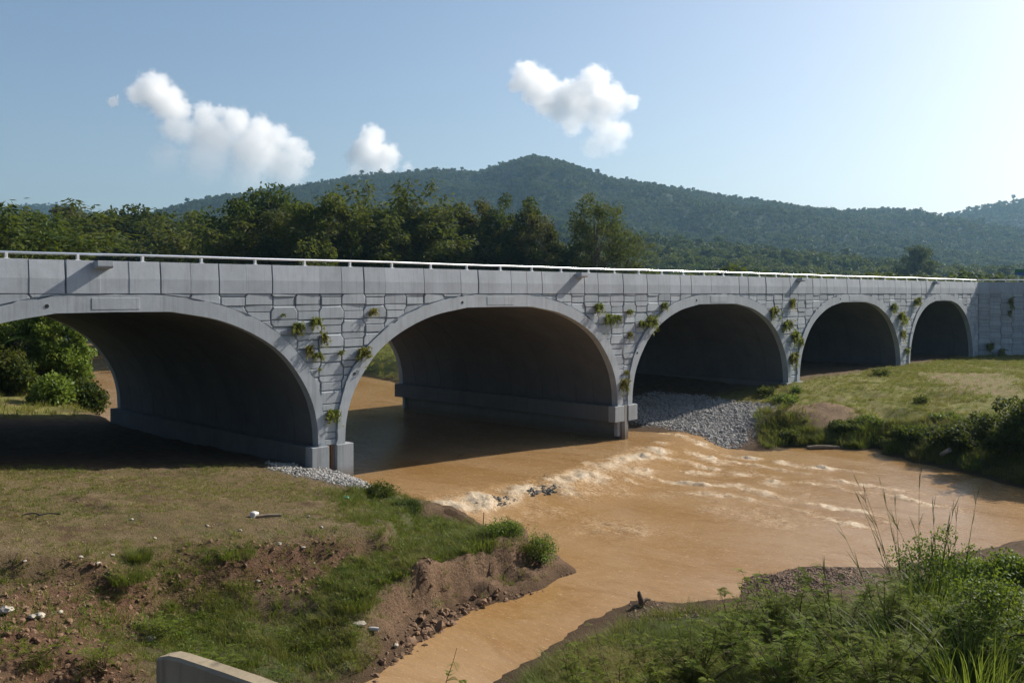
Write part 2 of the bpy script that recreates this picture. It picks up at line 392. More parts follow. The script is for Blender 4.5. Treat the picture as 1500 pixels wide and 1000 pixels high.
gy = axis([(-4400,-90,600,16),(-90,-36,9,.8),(-36,-19,.6,.16),(-19,-4,.14,.15),(-4,4,.17,.35),(4,24,.5,.6),(24,140,.7,4),(140,4400,8,600)])
GX, GY = np.meshgrid(gx, gy)
gz = height(GX.ravel(), GY.ravel())
V = np.stack([GX.ravel(), GY.ravel(), gz], 1)
nx_, ny_ = len(gx), len(gy)
ii = (np.arange(ny_-1)[:, None]*nx_ + np.arange(nx_-1)[None]).ravel()
Fg = np.stack([ii, ii+1, ii+nx_+1, ii+nx_], 1)
fx_, fy_ = V[:, 0], V[:, 1]
wet = sstep(.45, .0, V[:, 2]-wlevel(fx_, fy_))
A_lush = np.maximum(zone(fx_, fy_, LUSH), .9*sstep(30, 60, np.hypot(fx_-10, fy_+10)) * (fy_ > 40))
attrs = dict(lush=A_lush, meadow=zone(fx_, fy_, MEADOW, 1.5), dry=zone(fx_, fy_, PLATEAU, 1.2), red=zone(fx_, fy_, REDSOIL, .8),
             bare=zone(fx_, fy_, BARE, 1.2), grav=np.maximum(zone(fx_, fy_, [RIPRAP], 1.2), zone(fx_, fy_, [PIERGRAVEL], .5)), bar=zone(fx_, fy_, [BAR], .8), wet=wet, mud=mudzone(fx_, fy_), mound=zone(fx_, fy_, BARE[:1], .7))
m, t, out = nodes('ground_cover'); b = NB(t); p = b.pos()
n0 = b.noise(p, .55, 5, .6); n1 = b.noise(p, 2.3, 6, .65); n2 = b.noise(p, 11, 6, .7); n3 = b.noise(p, 38, 4, .7)
col = b.mix(b.ramp(n1, .3, .7), (.085,.055,.033,1), (.165,.112,.068,1))                                    # brown earth
dry = b.mix(b.ramp(n1, .35, .65), (.165,.115,.062,1), (.120,.098,.040,1)); dry = b.mix(b.ramp(n0, .50, .70), dry, (.215,.16,.092,1)); dry = b.mix(b.math('MULTIPLY', b.ramp(n2, .5, .72), .6), dry, (.085,.062,.034,1))
dry = b.mix(b.math('MULTIPLY', b.ramp(b.noise(p, .9, 5, .65), .54, .68), .5), dry, (.085,.098,.028,1))
dry = b.mix(b.math('MULTIPLY', b.ramp(b.noise(p, .75, 6, .7, .8), .53, .62), .75), dry, (.095,.058,.034,1))
col = b.mix(b.attr('dry'), col, dry)
red = b.mix(b.ramp(n2, .3, .7), (.080,.041,.025,1), (.205,.112,.068,1))
col = b.mix(b.math('MULTIPLY', b.attr('red'), b.ramp(n1, .25, .5)), col, red)
mead = b.mix(b.ramp(n1, .35, .65), (.12,.14,.032,1), (.25,.215,.07,1)); mead = b.mix(b.ramp(n0, .55, .72), mead, (.19,.14,.075,1))
col = b.mix(b.attr('meadow'), col, mead)
lush = b.mix(b.ramp(n2, .3, .7), (.035,.055,.014,1), (.085,.115,.03,1))
col = b.mix(b.math('MULTIPLY', b.attr('lush'), b.ramp(n1, .3, .55)), col, lush)
bare = b.mix(b.ramp(n2, .3, .7), (.17,.112,.068,1), (.30,.205,.128,1))
col = b.mix(b.math('MULTIPLY', b.attr('bare'), b.ramp(n1, .42, .60)), col, bare)
col = b.mix(b.attr('mound'), col, bare)
col = b.mix(b.attr('grav'), col, b.mix(b.ramp(n3, .35, .65), (.10,.105,.115,1), (.22,.22,.23,1)))
col = b.mix(b.attr('bar'), col, b.mix(b.ramp(n3, .35, .65), (.085,.065,.05,1), (.21,.165,.125,1)))
mud_ = b.mix(b.ramp(n2, .3, .7), (.095,.056,.034,1), (.245,.158,.098,1))
col = b.mix(b.attr('mud'), col, mud_)
col = b.mix(b.math('MULTIPLY', b.ramp(n3, .5, .75), .55), col, (.07,.05,.035,1))
col = b.mix(b.math('MULTIPLY', b.attr('wet'), .75), col, (.070,.042,.023,1))
hh = b.math('ADD', b.math('MULTIPLY', n2, .7), b.math('MULTIPLY', n3, .3))
bs = b.n('ShaderNodeBsdfPrincipled', {'Base Color': col, 'Roughness': .95, 'Specular IOR Level': .15, 'Normal': b.bump(hh, 1.0, .16)})
t.links.new(bs.outputs[0], out.inputs[0]); M['ground'] = m
tag(obj('ground', np_mesh('ground', V, Fg, True, attrs), m), kind='structure')

# ================================================================== RIVER
wx = axis([(-17,-2,.28,.13),(-2,27,.13,.14),(27,50,.3,.9),(50,95,2,4)])
wy = axis([(-90,-26,5,.3),(-26,-16,.25,.18),(-16,1,.13,.13),(1,24,.3,.6),(24,220,1,6)])
WX, WY = np.meshgrid(wx, wy); X_, Y_ = WX.ravel(), WY.ravel()
FOAM = [([P(640,748,-.3),P(675,742,-.2),P(720,730,-.2),P(790,716,-.2),P(860,697,-.2),P(915,678,-.2),P(960,662,-.2)], .8, .85),
        ([P(665,752,-.5),P(720,742,-.5),P(800,735,-.5),P(880,705,-.5),P(960,688,-.4)], 1.5, .62),
        ([P(860,683,-.2),P(920,694,-.4),P(1000,706,-.5),P(1080,712,-.6),P(1160,734,-.6),P(1250,746,-.6),P(1330,772,-.6)], .45, .9),
        ([P(985,640,-.2),P(1020,652,-.4),P(1070,664,-.5),P(1140,676,-.6),P(1200,686,-.6),P(1270,692,-.6)], .5, .9),
        ([P(940,668,-.2),P(1000,672,-.3),P(1040,686,-.5),P(1110,700,-.6),P(1180,722,-.6)], .55, .8),
        ([P(1010,690,-.5),P(1090,694,-.6),P(1180,706,-.6),P(1290,725,-.6),P(1400,745,-.6)], .5, .7),
        ([P(900,705,-.5),P(1000,722,-.6),P(1090,730,-.6),P(1180,752,-.6),P(1280,775,-.6)], .5, .7),
        ([P(1060,672,-.5),P(1150,690,-.6),P(1240,705,-.6),P(1350,722,-.6)], .45, .65),
        ([P(980,655,-.2),P(1030,668,-.4),P(1075,682,-.5)], .8, .9),
        ([P(690,765,-.6),P(780,755,-.6),P(850,770,-.6),P(930,775,-.6)], 1.6, .42),
        ([P(850,715,-.5),P(960,725,-.6),P(1050,745,-.6),P(1150,765,-.6)], 1.2, .35)]
foam = np.zeros(X_.shape)
XF = X_+1.5*fbm(X_*.5, Y_*.5, 90, 4); YF = Y_+1.5*fbm(X_*.5, Y_*.5+40, 91, 4)
for k_, (pts, wdt, stg) in enumerate(FOAM):
    d_, _ = pdist(XF, YF, [q[:2] for q in pts], closed=False)
    foam = np.maximum(foam, stg*(np.clip(.72+2.6*fbm(X_*.8+3, Y_*.8, 92, 4), .08, 1.2) if k_ < 1 else np.clip(.55+2.2*fbm(X_*.9+3, Y_*.9, 92+k_, 4), 0, 1.1))*np.exp(-(d_/wdt)**2))
tt = np.interp(X_, *CREST) - Y_
zw = wlevel(X_, Y_)
along = X_*.55 - Y_*.83
turb = fbm(X_*1.8, Y_*1.8, 61, 4, .6); turb2 = np.abs(fbm(X_*3.3, Y_*3.3, 71, 3, .6))
zw = zw + foam*(.42*turb + .46*turb2) + .030*fbm(X_*.8, Y_*.8, 81, 3)*sstep(-3, 1, tt) + .012*fbm(X_*1.5, Y_*1.5, 82, 3)
Wv = np.stack([X_, Y_, zw], 1); nwx, nwy = len(wx), len(wy)
ii = (np.arange(nwy-1)[:, None]*nwx + np.arange(nwx-1)[None]).ravel()
Fw = np.stack([ii, ii+1, ii+nwx+1, ii+nwx], 1)
keep = sd(Wv[:, 0], Wv[:, 1], RIVER) > -3.0                      # water only where the river is
Fw = Fw[keep[Fw].all(1)]
m, t, out = nodes('muddy_water'); b = NB(t); p = b.pos()
flow = b.n('ShaderNodeMapping', {'Vector': p, 'Rotation': (0,0,R(-38)), 'Scale': (1.0,.38,1)}).outputs[0]
w1 = b.noise(p, 1.1, 3); w2 = b.noise(flow, 5.5, 5, .6, .6); w3 = b.noise(flow, 22, 4, .6); big = b.noise(flow, .22, 4, .5, .8)
fa = b.attr('foam')
lace = b.noise(flow, 9, 9, .78, 1.6)
fmask = b.math('MULTIPLY', b.ramp(b.math('ADD', b.math('MULTIPLY', fa, .42), b.math('MULTIPLY', b.math('SUBTRACT', lace, .5), 1.7)), .10, .36), 1.0)
spark = b.noise(flow, 30, 5, .7, .8)
fmask = b.math('MULTIPLY', fmask, b.math('ADD', b.math('MULTIPLY', b.ramp(spark, .42, .58), .75), .25))
mud = b.mix(b.ramp(big, .35, .65), (.275,.155,.056,1), (.350,.225,.115,1))
mud = b.mix(b.math('MULTIPLY', b.ramp(w2, .45, .75), .35), mud, (.40,.245,.11,1))
mud = b.mix(b.math('MULTIPLY', b.ramp(b.noise(flow, .5, 5, .6, 2.), .52, .68), .45), mud, (.215,.108,.030,1))
col = b.mix(b.math('POWER', fmask, .7), mud, b.mix(fa, (.46,.31,.17,1), (.78,.66,.49,1)))
h = b.math('ADD', b.math('MULTIPLY', w1, .5), b.math('ADD', b.math('MULTIPLY', w2, .35), b.math('MULTIPLY', w3, .16)))
nm = b.bump(h, .34, .13); nm = b.bump(lace, b.math('MULTIPLY', fa, 1.0), .14, nm); nm = b.bump(spark, b.math('MULTIPLY', fa, .6), .05, nm)
bs = b.n('ShaderNodeBsdfPrincipled', {'Base Color': col, 'Roughness': b.math('ADD', b.math('MULTIPLY', fmask, .55), .16), 'Normal': nm, 'IOR': 1.33})
t.links.new(bs.outputs[0], out.inputs[0])
tag(obj('river', np_mesh('river', Wv, Fw, True, dict(foam=foam)), m), kind='structure')

# ================================================================== BRIDGE
WID = 19.5
ARCH = [(-9.25,8.5),(10.02,9.43),(30.0,9.2),(49.95,9.05),(68.9,7.85)]
IN_ = catmull([(0,7.70),(2.3,7.68),(4.38,7.34),(6.08,6.75),(7.4,6.0),(8.32,5.1),(9.02,4.04),(9.36,2.99),(9.45,1.95)], 6, kinks=(1,))
EX_ = catmull([(0,8.33),(2.0,8.29),(3.6,8.09),(5.2,7.72),(6.75,7.10),(8.15,6.12),(9.24,4.80),(9.74,3.28),(9.86,1.95)], 6)
def curve(c, half, base):
    k = half/9.45; r = base.copy(); r[:, 0] *= k
    l = r[::-1].copy(); l[:, 0] *= -1
    q = np.concatenate([l[:-1], r]); q[:, 0] += c; return q         # left springing -> right springing
bridge = empty('arch_bridge', (0,0,0), 'long grey concrete road bridge with five arches crossing the muddy river', 'bridge')
rng = np.random.default_rng(4)
def ring_mesh(name, inn, ext, y0, y1, rough=0):
    n = len(inn); ext = ext.copy()
    if rough: ext += rng.normal(0, rough, ext.shape) - np.array([[0, rough]])*np.minimum(1, (ext[:, 1:2]-1.95)*2)
    V = np.concatenate([np.c_[inn[:, 0], np.full(n, y0), inn[:, 1]], np.c_[ext[:, 0], np.full(n, y0), ext[:, 1]],
                        np.c_[inn[:, 0], np.full(n, y1), inn[:, 1]], np.c_[ext[:, 0], np.full(n, y1), ext[:, 1]]])
    i = np.arange(n-1); F = []
    F.append(np.stack([i+n, i+n+1, i+1, i], 1))                    # front
    F.append(np.stack([i+2*n, i+2*n+1, i+3*n+1, i+3*n], 1))        # back
    F.append(np.stack([i, i+1, i+2*n+1, i+2*n], 1))                # soffit
    F.append(np.stack([i+3*n, i+3*n+1, i+n+1, i+n], 1))            # top
    F.append(np.array([[0, 2*n, 3*n, n], [n-1, 2*n-1, 4*n-1, 3*n-1]]))
    return np_mesh(name, V, np.concatenate(F))
NSEG = 14; y_a, y_b = .35, WID-.35; sl = (y_b-y_a)/NSEG
for k, (c, hf) in enumerate(ARCH):
    inn, ext = curve(c, hf, IN_), curve(c, hf, EX_)
    rg = obj('arch_ring', ring_mesh('arch_ring', inn, ext, -.075, .345, .022), M['ring'], bridge)
    obj('arch_ring', ring_mesh('arch_ring', inn, ext, WID-.345, WID+.05, .012), M['ring'], bridge)
    # crown closure patch, slightly proud, and the lifting holes
    bm = bmesh.new(); q = .95*hf/9.45; z0, z1 = 7.79, 8.20
    box_bm(bm, c-q, c+q, -.088, 0, z0, z1, .008); obj('crown_patch', bm_mesh('crown_patch', bm), M['ring'], rg)
    for u, zz in ((-2.6, 7.93), (-8.95, 4.9)):
        bm = bmesh.new(); bmesh.ops.create_cone(bm, cap_ends=True, segments=14, radius1=.075, radius2=.06, depth=.02)
        obj('lifting_hole', bm_mesh('lifting_hole', bm), M['hole'], rg, (c+u*hf/9.45, -.081, zz), (R(90), 0, 0))
    # barrel: precast segments
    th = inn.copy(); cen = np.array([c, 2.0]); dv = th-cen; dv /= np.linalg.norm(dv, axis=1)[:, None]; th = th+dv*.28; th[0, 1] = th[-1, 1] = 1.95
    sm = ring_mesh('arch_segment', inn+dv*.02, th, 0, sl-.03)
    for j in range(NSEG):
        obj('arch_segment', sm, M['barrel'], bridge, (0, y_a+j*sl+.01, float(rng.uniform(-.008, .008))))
# backing walls front/back, deck
def wall_cut(y0, y1, x0, x1, ztop, zbot):
    xs = set(np.arange(x0, x1+.01, .5))
    curves = [curve(c, hf, (IN_+EX_)/2) for c, hf in ARCH]
    for q in curves: xs |= set(q[:, 0])
    xs = np.array(sorted(xx for xx in xs if x0 <= xx <= x1)); lo = np.full(len(xs), zbot)
    for q in curves:
        ins = (xs > q[0, 0]+.02) & (xs < q[-1, 0]-.02); lo = np.where(ins, np.interp(xs, q[:, 0], q[:, 1]), lo)
    n = len(xs); V = np.concatenate([np.c_[xs, np.full(n, y), z] for y in (y0, y1) for z in (lo, np.full(n, ztop))]); i = np.arange(n-1)
    F = np.concatenate([np.stack([i, i+1, i+n+1, i+n], 1), np.stack([i+3*n, i+3*n+1, i+2*n+1, i+2*n], 1), np.stack([i+2*n, i+2*n+1, i+1, i], 1), np.stack([i+n, i+n+1, i+3*n+1, i+3*n], 1)])
    return np_mesh('backing_wall', V, F)
X0, X1 = -34., 78.5
obj('backing_wall', wall_cut(.09, .33, X0, X1, 8.62, .2), M['back'], bridge)
obj('backing_wall', wall_cut(WID-.33, WID-.09, X0, X1, 8.62, .2), M['back'], bridge)
box('deck_slab', X0, X1, .4, WID-.4, 8.42, 8.66, M['back'], bridge)
box('road_surface', X0-60, X1+.0, .46, WID-.46, 8.664, 8.70, M['asphalt'], bridge)
# footings
for k, xp in enumerate([-18.6, -.07, 20.15, 40.05, 60.0]):
    gap = .18 if k != 1 else .20
    hw = 1.05 if k < 3 else 1.2
    zb = 1.05 if k != 1 else -.4
    for s in (-1, 1):
        a, b_ = sorted((xp+s*gap, xp+s*hw))
        ft = box('footing', a, b_, -.16, .34, zb, 1.95, M['footing'], bridge, .02)
        box('shaded_footing', a+.004, b_-.004, .345, WID+.16, zb, 1.946, M['footing_shade'], ft, .02)  # inner run of the same footing, with arch shade painted in by darker concrete
    box('pier_stem', xp-.28, xp+.28, -.08, WID+.08, -3.2, 1.04 if k != 1 else -.42, M['stem'], bridge, .02)
    if k == 1:
        for dx, yy in ((-.10, .03), (.06, .0)):
            box('steel_pile', xp+dx-.05, xp+dx+.05, yy, yy+.1, .1, 2.0, M['rust'], bridge)
        box('pile_back', xp-.2, xp+.2, .2, .5, .1, 1.95, M['back'], bridge)
    elif k == 2:
        box('steel_pile', xp-.13, xp+.10, -.13, .0, -1.5, 1.98, M['stem'], bridge)
        box('pile_back', xp-.18, xp+.18, .2, .5, 1.04, 1.95, M['back'], bridge)
box('footing', 76.8, 78.2, .1, WID-.1, .8, 1.95, M['footing'], bridge, .02)

# facing panels: interlocking pattern of a tall hexagonal piece, a trapezoid and a small rectangle, columns shifted by half a period
CWD, PER, ZIG, GAPH = 1.15, 1.2, .055, .017
def half_w(tv):
    tv = tv % PER
    w0, w1 = CWD/2-ZIG, CWD/2+ZIG
    if tv < .10: return w0
    if tv < .25: return w0+(w1-w0)*(tv-.10)/.15
    if tv < .70: return w1
    if tv < .85: return w1+(w0-w1)*(tv-.70)/.15
    return w0
PIECES = [(0,.57,(0,.10,.25,.57)), (.57,.85,(.57,.70,.85)), (.85,1.2,(.85,1.2))]
def column_polys(xc, phase, ztop, zbot):
    out = []
    t0 = -phase-PER
    while t0 < ztop-zbot+PER:
        for a, b_, ts in PIECES:
            zs = []
            pts_r = []; pts_l = []
            tl = list(ts)
            for q, tv in enumerate(tl):
                tz = tv + (GAPH if q == 0 else -GAPH if q == len(tl)-1 else 0)
                w = half_w(min(tv, 1.1999)) - GAPH
                pts_r.append((xc+w, ztop-(t0+tz))); pts_l.append((xc-w, ztop-(t0+tz)))
            out.append(pts_r + pts_l[::-1])                          # clockwise-ish ring
        t0 += PER
    return out
def clip(poly_, px, pz, nx, nz):
    res = []
    for i in range(len(poly_)):
        a = poly_[i]; b_ = poly_[(i+1) % len(poly_)]
        da = (a[0]-px)*nx+(a[1]-pz)*nz; db = (b_[0]-px)*nx+(b_[1]-pz)*nz
        if da >= 0: res.append(a)
        if (da >= 0) != (db >= 0):
            s = da/(da-db); res.append((a[0]+s*(b_[0]-a[0]), a[1]+s*(b_[1]-a[1])))
    return res
def area(p):
    return .5*sum(p[i][0]*p[(i+1) % len(p)][1]-p[(i+1) % len(p)][0]*p[i][1] for i in range(len(p)))
def panel_geo(p, dep, cham=.028, lip=False):
    """front at y=0 (chamfered; lip: a wide sloping ledge along the top), back at +dep; p ring in x,z relative"""
    if area(p) > 0: p = p[::-1]
    n = len(p); c = np.mean(p, 0); zt = max(z for _, z in p); q = []; yy = []
    for a, z in p:
        k = cham/max(.08, abs(c[0]-a)+abs(c[1]-z))*1.4; qa, qz = a+(c[0]-a)*k, z+(c[1]-z)*k; y = cham
        if lip and z > zt-.012: qz = z-.062; y = .05
        q.append((qa, qz)); yy.append(y)
    V = [(a, 0, z) for a, z in q] + [(a, y, z) for (a, z), y in zip(p, yy)] + [(a, dep, z) for a, z in p]
    F = [list(range(n))[::-1]]
    for i in range(n):
        j = (i+1) % n
        F += [[i, j, n+j, n+i], [n+i, n+j, 2*n+j, 2*n+i]]
    return V, F
curves_mid = [curve(c, hf, EX_*1.03-IN_*.03) for c, hf in ARCH]
def clip_arches(pl):
    for q, (c, hf) in zip(curves_mid, ARCH):
        if not pl: return pl
        cx = np.mean([a for a, _ in pl]); cz = np.mean([z for _, z in pl])
        if cx < q[0, 0]-1.5 or cx > q[-1, 0]+1.5: continue
        for _ in range(2):
            if len(pl) < 3: return []
            cx = np.mean([a for a, _ in pl]); cz = np.mean([z for _, z in pl])
            A = q[:-1]; B = q[1:]; D = B-A
            s = np.clip(((cx-A[:, 0])*D[:, 0]+(cz-A[:, 1])*D[:, 1])/(D**2).sum(1), 0, 1)
            N = A+s[:, None]*D; dd = np.hypot(N[:, 0]-cx, N[:, 1]-cz); k = dd.argmin()
            tx, tz = D[k]/np.linalg.norm(D[k]); nx, nz = -tz, tx            # outward (up/away) normal for left->right curve
            if nx*(N[k, 0]-c) + nz*(N[k, 1]-2.0) < 0: nx, nz = -nx, -nz
            side = (cx-N[k, 0])*nx+(cz-N[k, 1])*nz
            if side < -1.3: return []
            pl = clip(pl, N[k, 0], N[k, 1], nx, nz)
    return pl
cand = []
ncol = int((78.3+20)/CWD)
for i in range(ncol+1):
    xc = -19.6 + i*CWD
    for pl in column_polys(xc, .12 + (PER/2 if i % 2 else 0), 8.34, 1.95):
        full = len(pl)
        pl = clip(pl, 0, 8.335, 0, -1); pl = clip(pl, 0, 1.96, 0, 1) if len(pl) >= 3 else []
        pl = clip(pl, 78.4, 0, -1, 0) if len(pl) >= 3 else []
        pl = clip_arches(pl)
        if len(pl) < 3 or abs(area(pl)) < .03: continue
        cand.append(pl)
def cam_depth(x, y): return (x-CAM[0])*FWD[0]+(y-CAM[1])*FWD[1]
cand.sort(key=lambda p: -abs(area(p))/cam_depth(np.mean([a for a, _ in p]), 0)**2 - (0 if np.mean([a for a, _ in p]) > -13.5 else -1))
restV, restF, cache = [], [], {}
for idx, pl in enumerate(cand):
    cx, cz = float(np.mean([a for a, _ in pl])), float(np.mean([z for _, z in pl]))
    rel = [(a-cx, z-cz) for a, z in pl]
    y = float(rng.uniform(-.022, .022)); tlt = rng.normal(0, .013, 2)
    key = tuple(np.round(np.array(rel).ravel(), 3))
    if idx < 300:
        if key not in cache:
            V_, F_ = panel_geo(rel, .085, lip=(max(z for _, z in rel)-min(z for _, z in rel)) > .45); me = bpy.data.meshes.new('facing_panel'); me.from_pydata(V_, [], F_); cache[key] = me
        obj('facing_panel', cache[key], M['panel'], bridge, (cx, y, cz), (float(tlt[0])+.003, 0, float(tlt[1])))
    else:
        V_, F_ = panel_geo(rel, .085, lip=(max(z for _, z in rel)-min(z for _, z in rel)) > .45); o_ = len(restV)
        restV += [(vx+cx, vy+y+vx*tlt[1]-vz*tlt[0], vz+cz) for vx, vy, vz in V_]; restF += [[v+o_ for v in f] for f in F_]
if restV:
    me = bpy.data.meshes.new('small_facing_panels'); me.from_pydata(restV, [], restF)
    tag(obj('small_facing_panels', me, M['panel'], bridge), kind='stuff')
print('panels', len(cand))

# parapet panels (battered upper face), rail and posts, corbels
def parapet_mesh(L):
    prof = [(-.028,8.352),(-.028,8.87),(.040,9.5),(.30,9.5),(.36,8.7),(.36,8.352)]     # y, z
    n = len(prof); V = [(x, y, z) for x in (.006, L-.006) for y, z in prof]
    F = [list(range(n)), list(range(n, 2*n))[::-1]] + [[i+n, (i+1) % n+n, (i+1) % n, i] for i in range(n)]
    bm = bmesh.new(); vs = [bm.verts.new(v) for v in V]
    for f in F: bm.faces.new([vs[i] for i in f])
    bmesh.ops.recalc_face_normals(bm, faces=bm.faces)
    bmesh.ops.bevel(bm, geom=[e for e in bm.edges if abs(e.calc_length()) > .4 or True], offset=.006, segments=1, affect='EDGES')
    return bm_mesh('parapet_panel', bm)
pm = parapet_mesh(1.15)
x = -20.2
while x < 78.5-.9:
    o = obj('parapet_panel', pm, M['parapet'], bridge, (x, float(rng.uniform(-.006, .006)), float(rng.normal(0, .004))), (0, float(rng.normal(0, .0035)), float(rng.normal(0, .005))))
    x += 1.15
xend = x
x = -20.2
while x < xend:
    obj('parapet_panel', pm, M['parapet'], bridge, (x+1.15, WID, 0), (0, 0, R(180))); x += 2.3 if False else 1.15
def rail(y, x0, x1, parent):
    pts = np.array([(xx, y + .012*math.sin(xx*.35), 9.735 + .012*math.sin(xx*.21+1) + .008*math.sin(xx*.63)) for xx in np.arange(x0, x1+.1, .575)])
    V_, F_ = tubes([(pts, np.full(len(pts), .048))], 10)
    hr = obj('handrail', np_mesh('handrail', V_, F_, True), M['alum'], parent)
    bm = bmesh.new(); box_bm(bm, -.045, .045, -.05, .05, 0, .20, .01); box_bm(bm, -.09, .09, -.08, .08, 0, .02, .004)
    pmsh = bm_mesh('rail_post', bm); xx = x0+.3
    while xx < x1: obj('rail_post', pmsh, M['post'], hr, (xx, y, 9.5)); xx += 2.3
rail(.15, -20.0, 78.4, bridge); rail(WID-.15, -20.0, 78.4, bridge)
def corbel(xc):
    bm = bmesh.new()
    prof = [(0.01,9.49),(-.40,9.49),(-.40,9.30),(-.36,9.25),(.02,9.20)]
    vs = [[bm.verts.new((xc+s, y, z)) for y, z in prof] for s in (-.28, .28)]; n = len(prof)
    bm.faces.new(vs[0]); bm.faces.new(vs[1][::-1])
    for i in range(n): bm.faces.new([vs[0][(i+1) % n], vs[0][i], vs[1][i], vs[1][(i+1) % n]])
    bmesh.ops.recalc_face_normals(bm, faces=bm.faces); bmesh.ops.bevel(bm, geom=bm.edges[:], offset=.01, segments=1, affect='EDGES')
    obj('lamp_corbel', bm_mesh('lamp_corbel', bm), M['parapet'], bridge)
for xc in (-9.75, 16.15, 40.9, 66.8): corbel(xc)

# wing wall beyond the last arch, turned towards the viewer (in shade)
wing = empty('wing_wall', (78.55, .06, 0), 'panelled grey approach wall in shade beyond the last arch', 'retaining wall', rz=R(-45.5))
WL = 26.
box('backing_wall', 0, WL, .09, .4, .6, 8.62, M['back'], wing)
wn = 0
for i in range(int(WL/CWD)):
    xc = .62+i*CWD
    for pl in column_polys(xc, .3 + (PER/2 if i % 2 else 0), 8.34, 1.4):
        pl = clip(pl, 0, 8.335, 0, -1); pl = clip(pl, 0, 1.4, 0, 1) if len(pl) >= 3 else []
        pl = clip(pl, .03, 0, 1, 0) if len(pl) >= 3 else []
        if len(pl) < 3 or abs(area(pl)) < .03: continue
        cx, cz = float(np.mean([a for a, _ in pl])), float(np.mean([z for _, z in pl]))
        rel = [(a-cx, z-cz) for a, z in pl]; key = tuple(np.round(np.array(rel).ravel(), 3))
        if key not in cache:
            V_, F_ = panel_geo(rel, .085, lip=(max(z for _, z in rel)-min(z for _, z in rel)) > .45); me = bpy.data.meshes.new('facing_panel'); me.from_pydata(V_, [], F_); cache[key] = me
        if wn < 300: obj('facing_panel', cache[key], M['panel'], wing, (cx, float(rng.uniform(-.006, .012)), cz)); wn += 1
for i in range(int(WL/1.15)):
    obj('parapet_panel', pm, M['parapet'], wing, (.02+i*1.15, 0, 0))
pts = np.array([(xx, .15, 9.735) for xx in np.arange(0, WL, 1.)])
V_, F_ = tubes([(pts, np.full(len(pts), .048))], 8); hr = obj('handrail', np_mesh('handrail', V_, F_, True), M['alum'], wing)
bm = bmesh.new(); box_bm(bm, -.045, .045, -.05, .05, 0, .20, .01); pmsh = bm_mesh('rail_post', bm)
for i in range(11): obj('rail_post', pmsh, M['post'], hr, (.6+i*2.3, .15, 9.5))
# fill behind the wing wall (road embankment top)
bm = bmesh.new(); vs = [bm.verts.new(v) for v in ((78.5,.5,8.68),(97,-18.2,8.68),(140,-40,8.68),(170,20,8.68),(78.5,WID,8.68))]; bm.faces.new(vs)
vb = [bm.verts.new((v.co.x, v.co.y, 1.0)) for v in vs]
for i in range(5): bm.faces.new([vs[(i+1) % 5], vs[i], vb[i], vb[(i+1) % 5]])
bmesh.ops.recalc_face_normals(bm, faces=bm.faces)
tag(obj('road_embankment', bm_mesh('road_embankment', bm), M['asphalt']), kind='structure')
GLADE = [(20,20),(35,38),(38,56),(50,72),(75,72),(90,45),(80,20)]

# ================================================================== HILLS AND FAR FOREST
def uv2w(u, v): return CAM[0]+v*FWD[0]+u*RGT[0], CAM[1]+v*FWD[1]+u*RGT[1]
def ridge(D, pts, lower=0.):
    px = np.array([p[0] for p in pts], float); py = np.array([p[1] for p in pts], float)
    return (px-750)/FPX*D, EYE+(430-py)/FPX*D - lower
HILLS = [ # distance, front length, back length, ridge outline in the photograph, drop for the trees standing on it
    (1900, 1050, 700, ridge(1900, [(-900,380),(-500,352),(-200,342),(0,336),(150,322),(250,312),(330,288),(430,272),(520,256),(600,250),(640,246),(700,250),(740,236),(780,226),(830,240),(900,260),(1000,276),(1100,291),(1200,308),(1260,305),(1300,304),(1355,320),(1450,345),(1600,372),(1900,400)], 9)),
    (2200, 900, 900, ridge(2200, [(1100,400),(1250,345),(1355,320),(1400,307),(1500,289),(1650,262),(1900,255),(2300,300),(2700,380)], 9)),
    (2900, 700, 900, ridge(2900, [(-1300,380),(-500,330),(-100,303),(60,297),(100,300),(150,312),(230,325),(330,345),(500,390)], 9)),
    (900, 480, 420, ridge(900, [(300,415),(600,405),(760,352),(860,335),(960,348),(1080,365),(1200,380),(1350,392),(1550,400),(1900,410)], 8)),
    (1250, 420, 400, ridge(1250, [(800,400),(950,335),(1060,345),(1180,352),(1320,362),(1500,372),(1800,385),(2200,410)], 8)),
]
def hill_h(u, v):
    z = np.full(u.shape, -6.)
    n = fbm(u/260., v/260., 101, 4, .5); rn = 1-np.abs(fbm((u+.35*v)/210., v/520., 111, 3))*2
    for D, Lf, Lb, (ru, rz) in HILLS:
        H = np.interp(u, ru, rz, left=-6, right=-6)
        q = (v-D)/np.where(v < D, Lf, Lb)
        f = np.clip(1-np.abs(q), 0, 1)
        f = f**1.15*(1+.35*np.abs(q)*f)
        hz = H*f + (H*.26*n + H*.42*(rn-.75))*np.clip(np.abs(q)*3.0, 0, 1)*f**.7
        z = np.maximum(z, hz)
    return z
hu = np.arange(-2600, 3000, 26.); hv = np.arange(330, 3700, 24.)
HU, HV = np.meshgrid(hu, hv); hz = hill_h(HU.ravel(), HV.ravel())
wx_, wy_ = uv2w(HU.ravel(), HV.ravel())
nh, mh = len(hu), len(hv); ii = (np.arange(mh-1)[:, None]*nh+np.arange(nh-1)[None]).ravel()
Fh = np.stack([ii, ii+1, ii+nh+1, ii+nh], 1); Fh = Fh[(hz[Fh] > -5).any(1)]
M['hill'] = simple('hill_floor', (.022,.032,.012), .95, 0, .3, .02, .1)
tag(obj('hills', np_mesh('hills', np.stack([wx_, wy_, hz], 1), Fh, True), M['hill']), kind='structure')

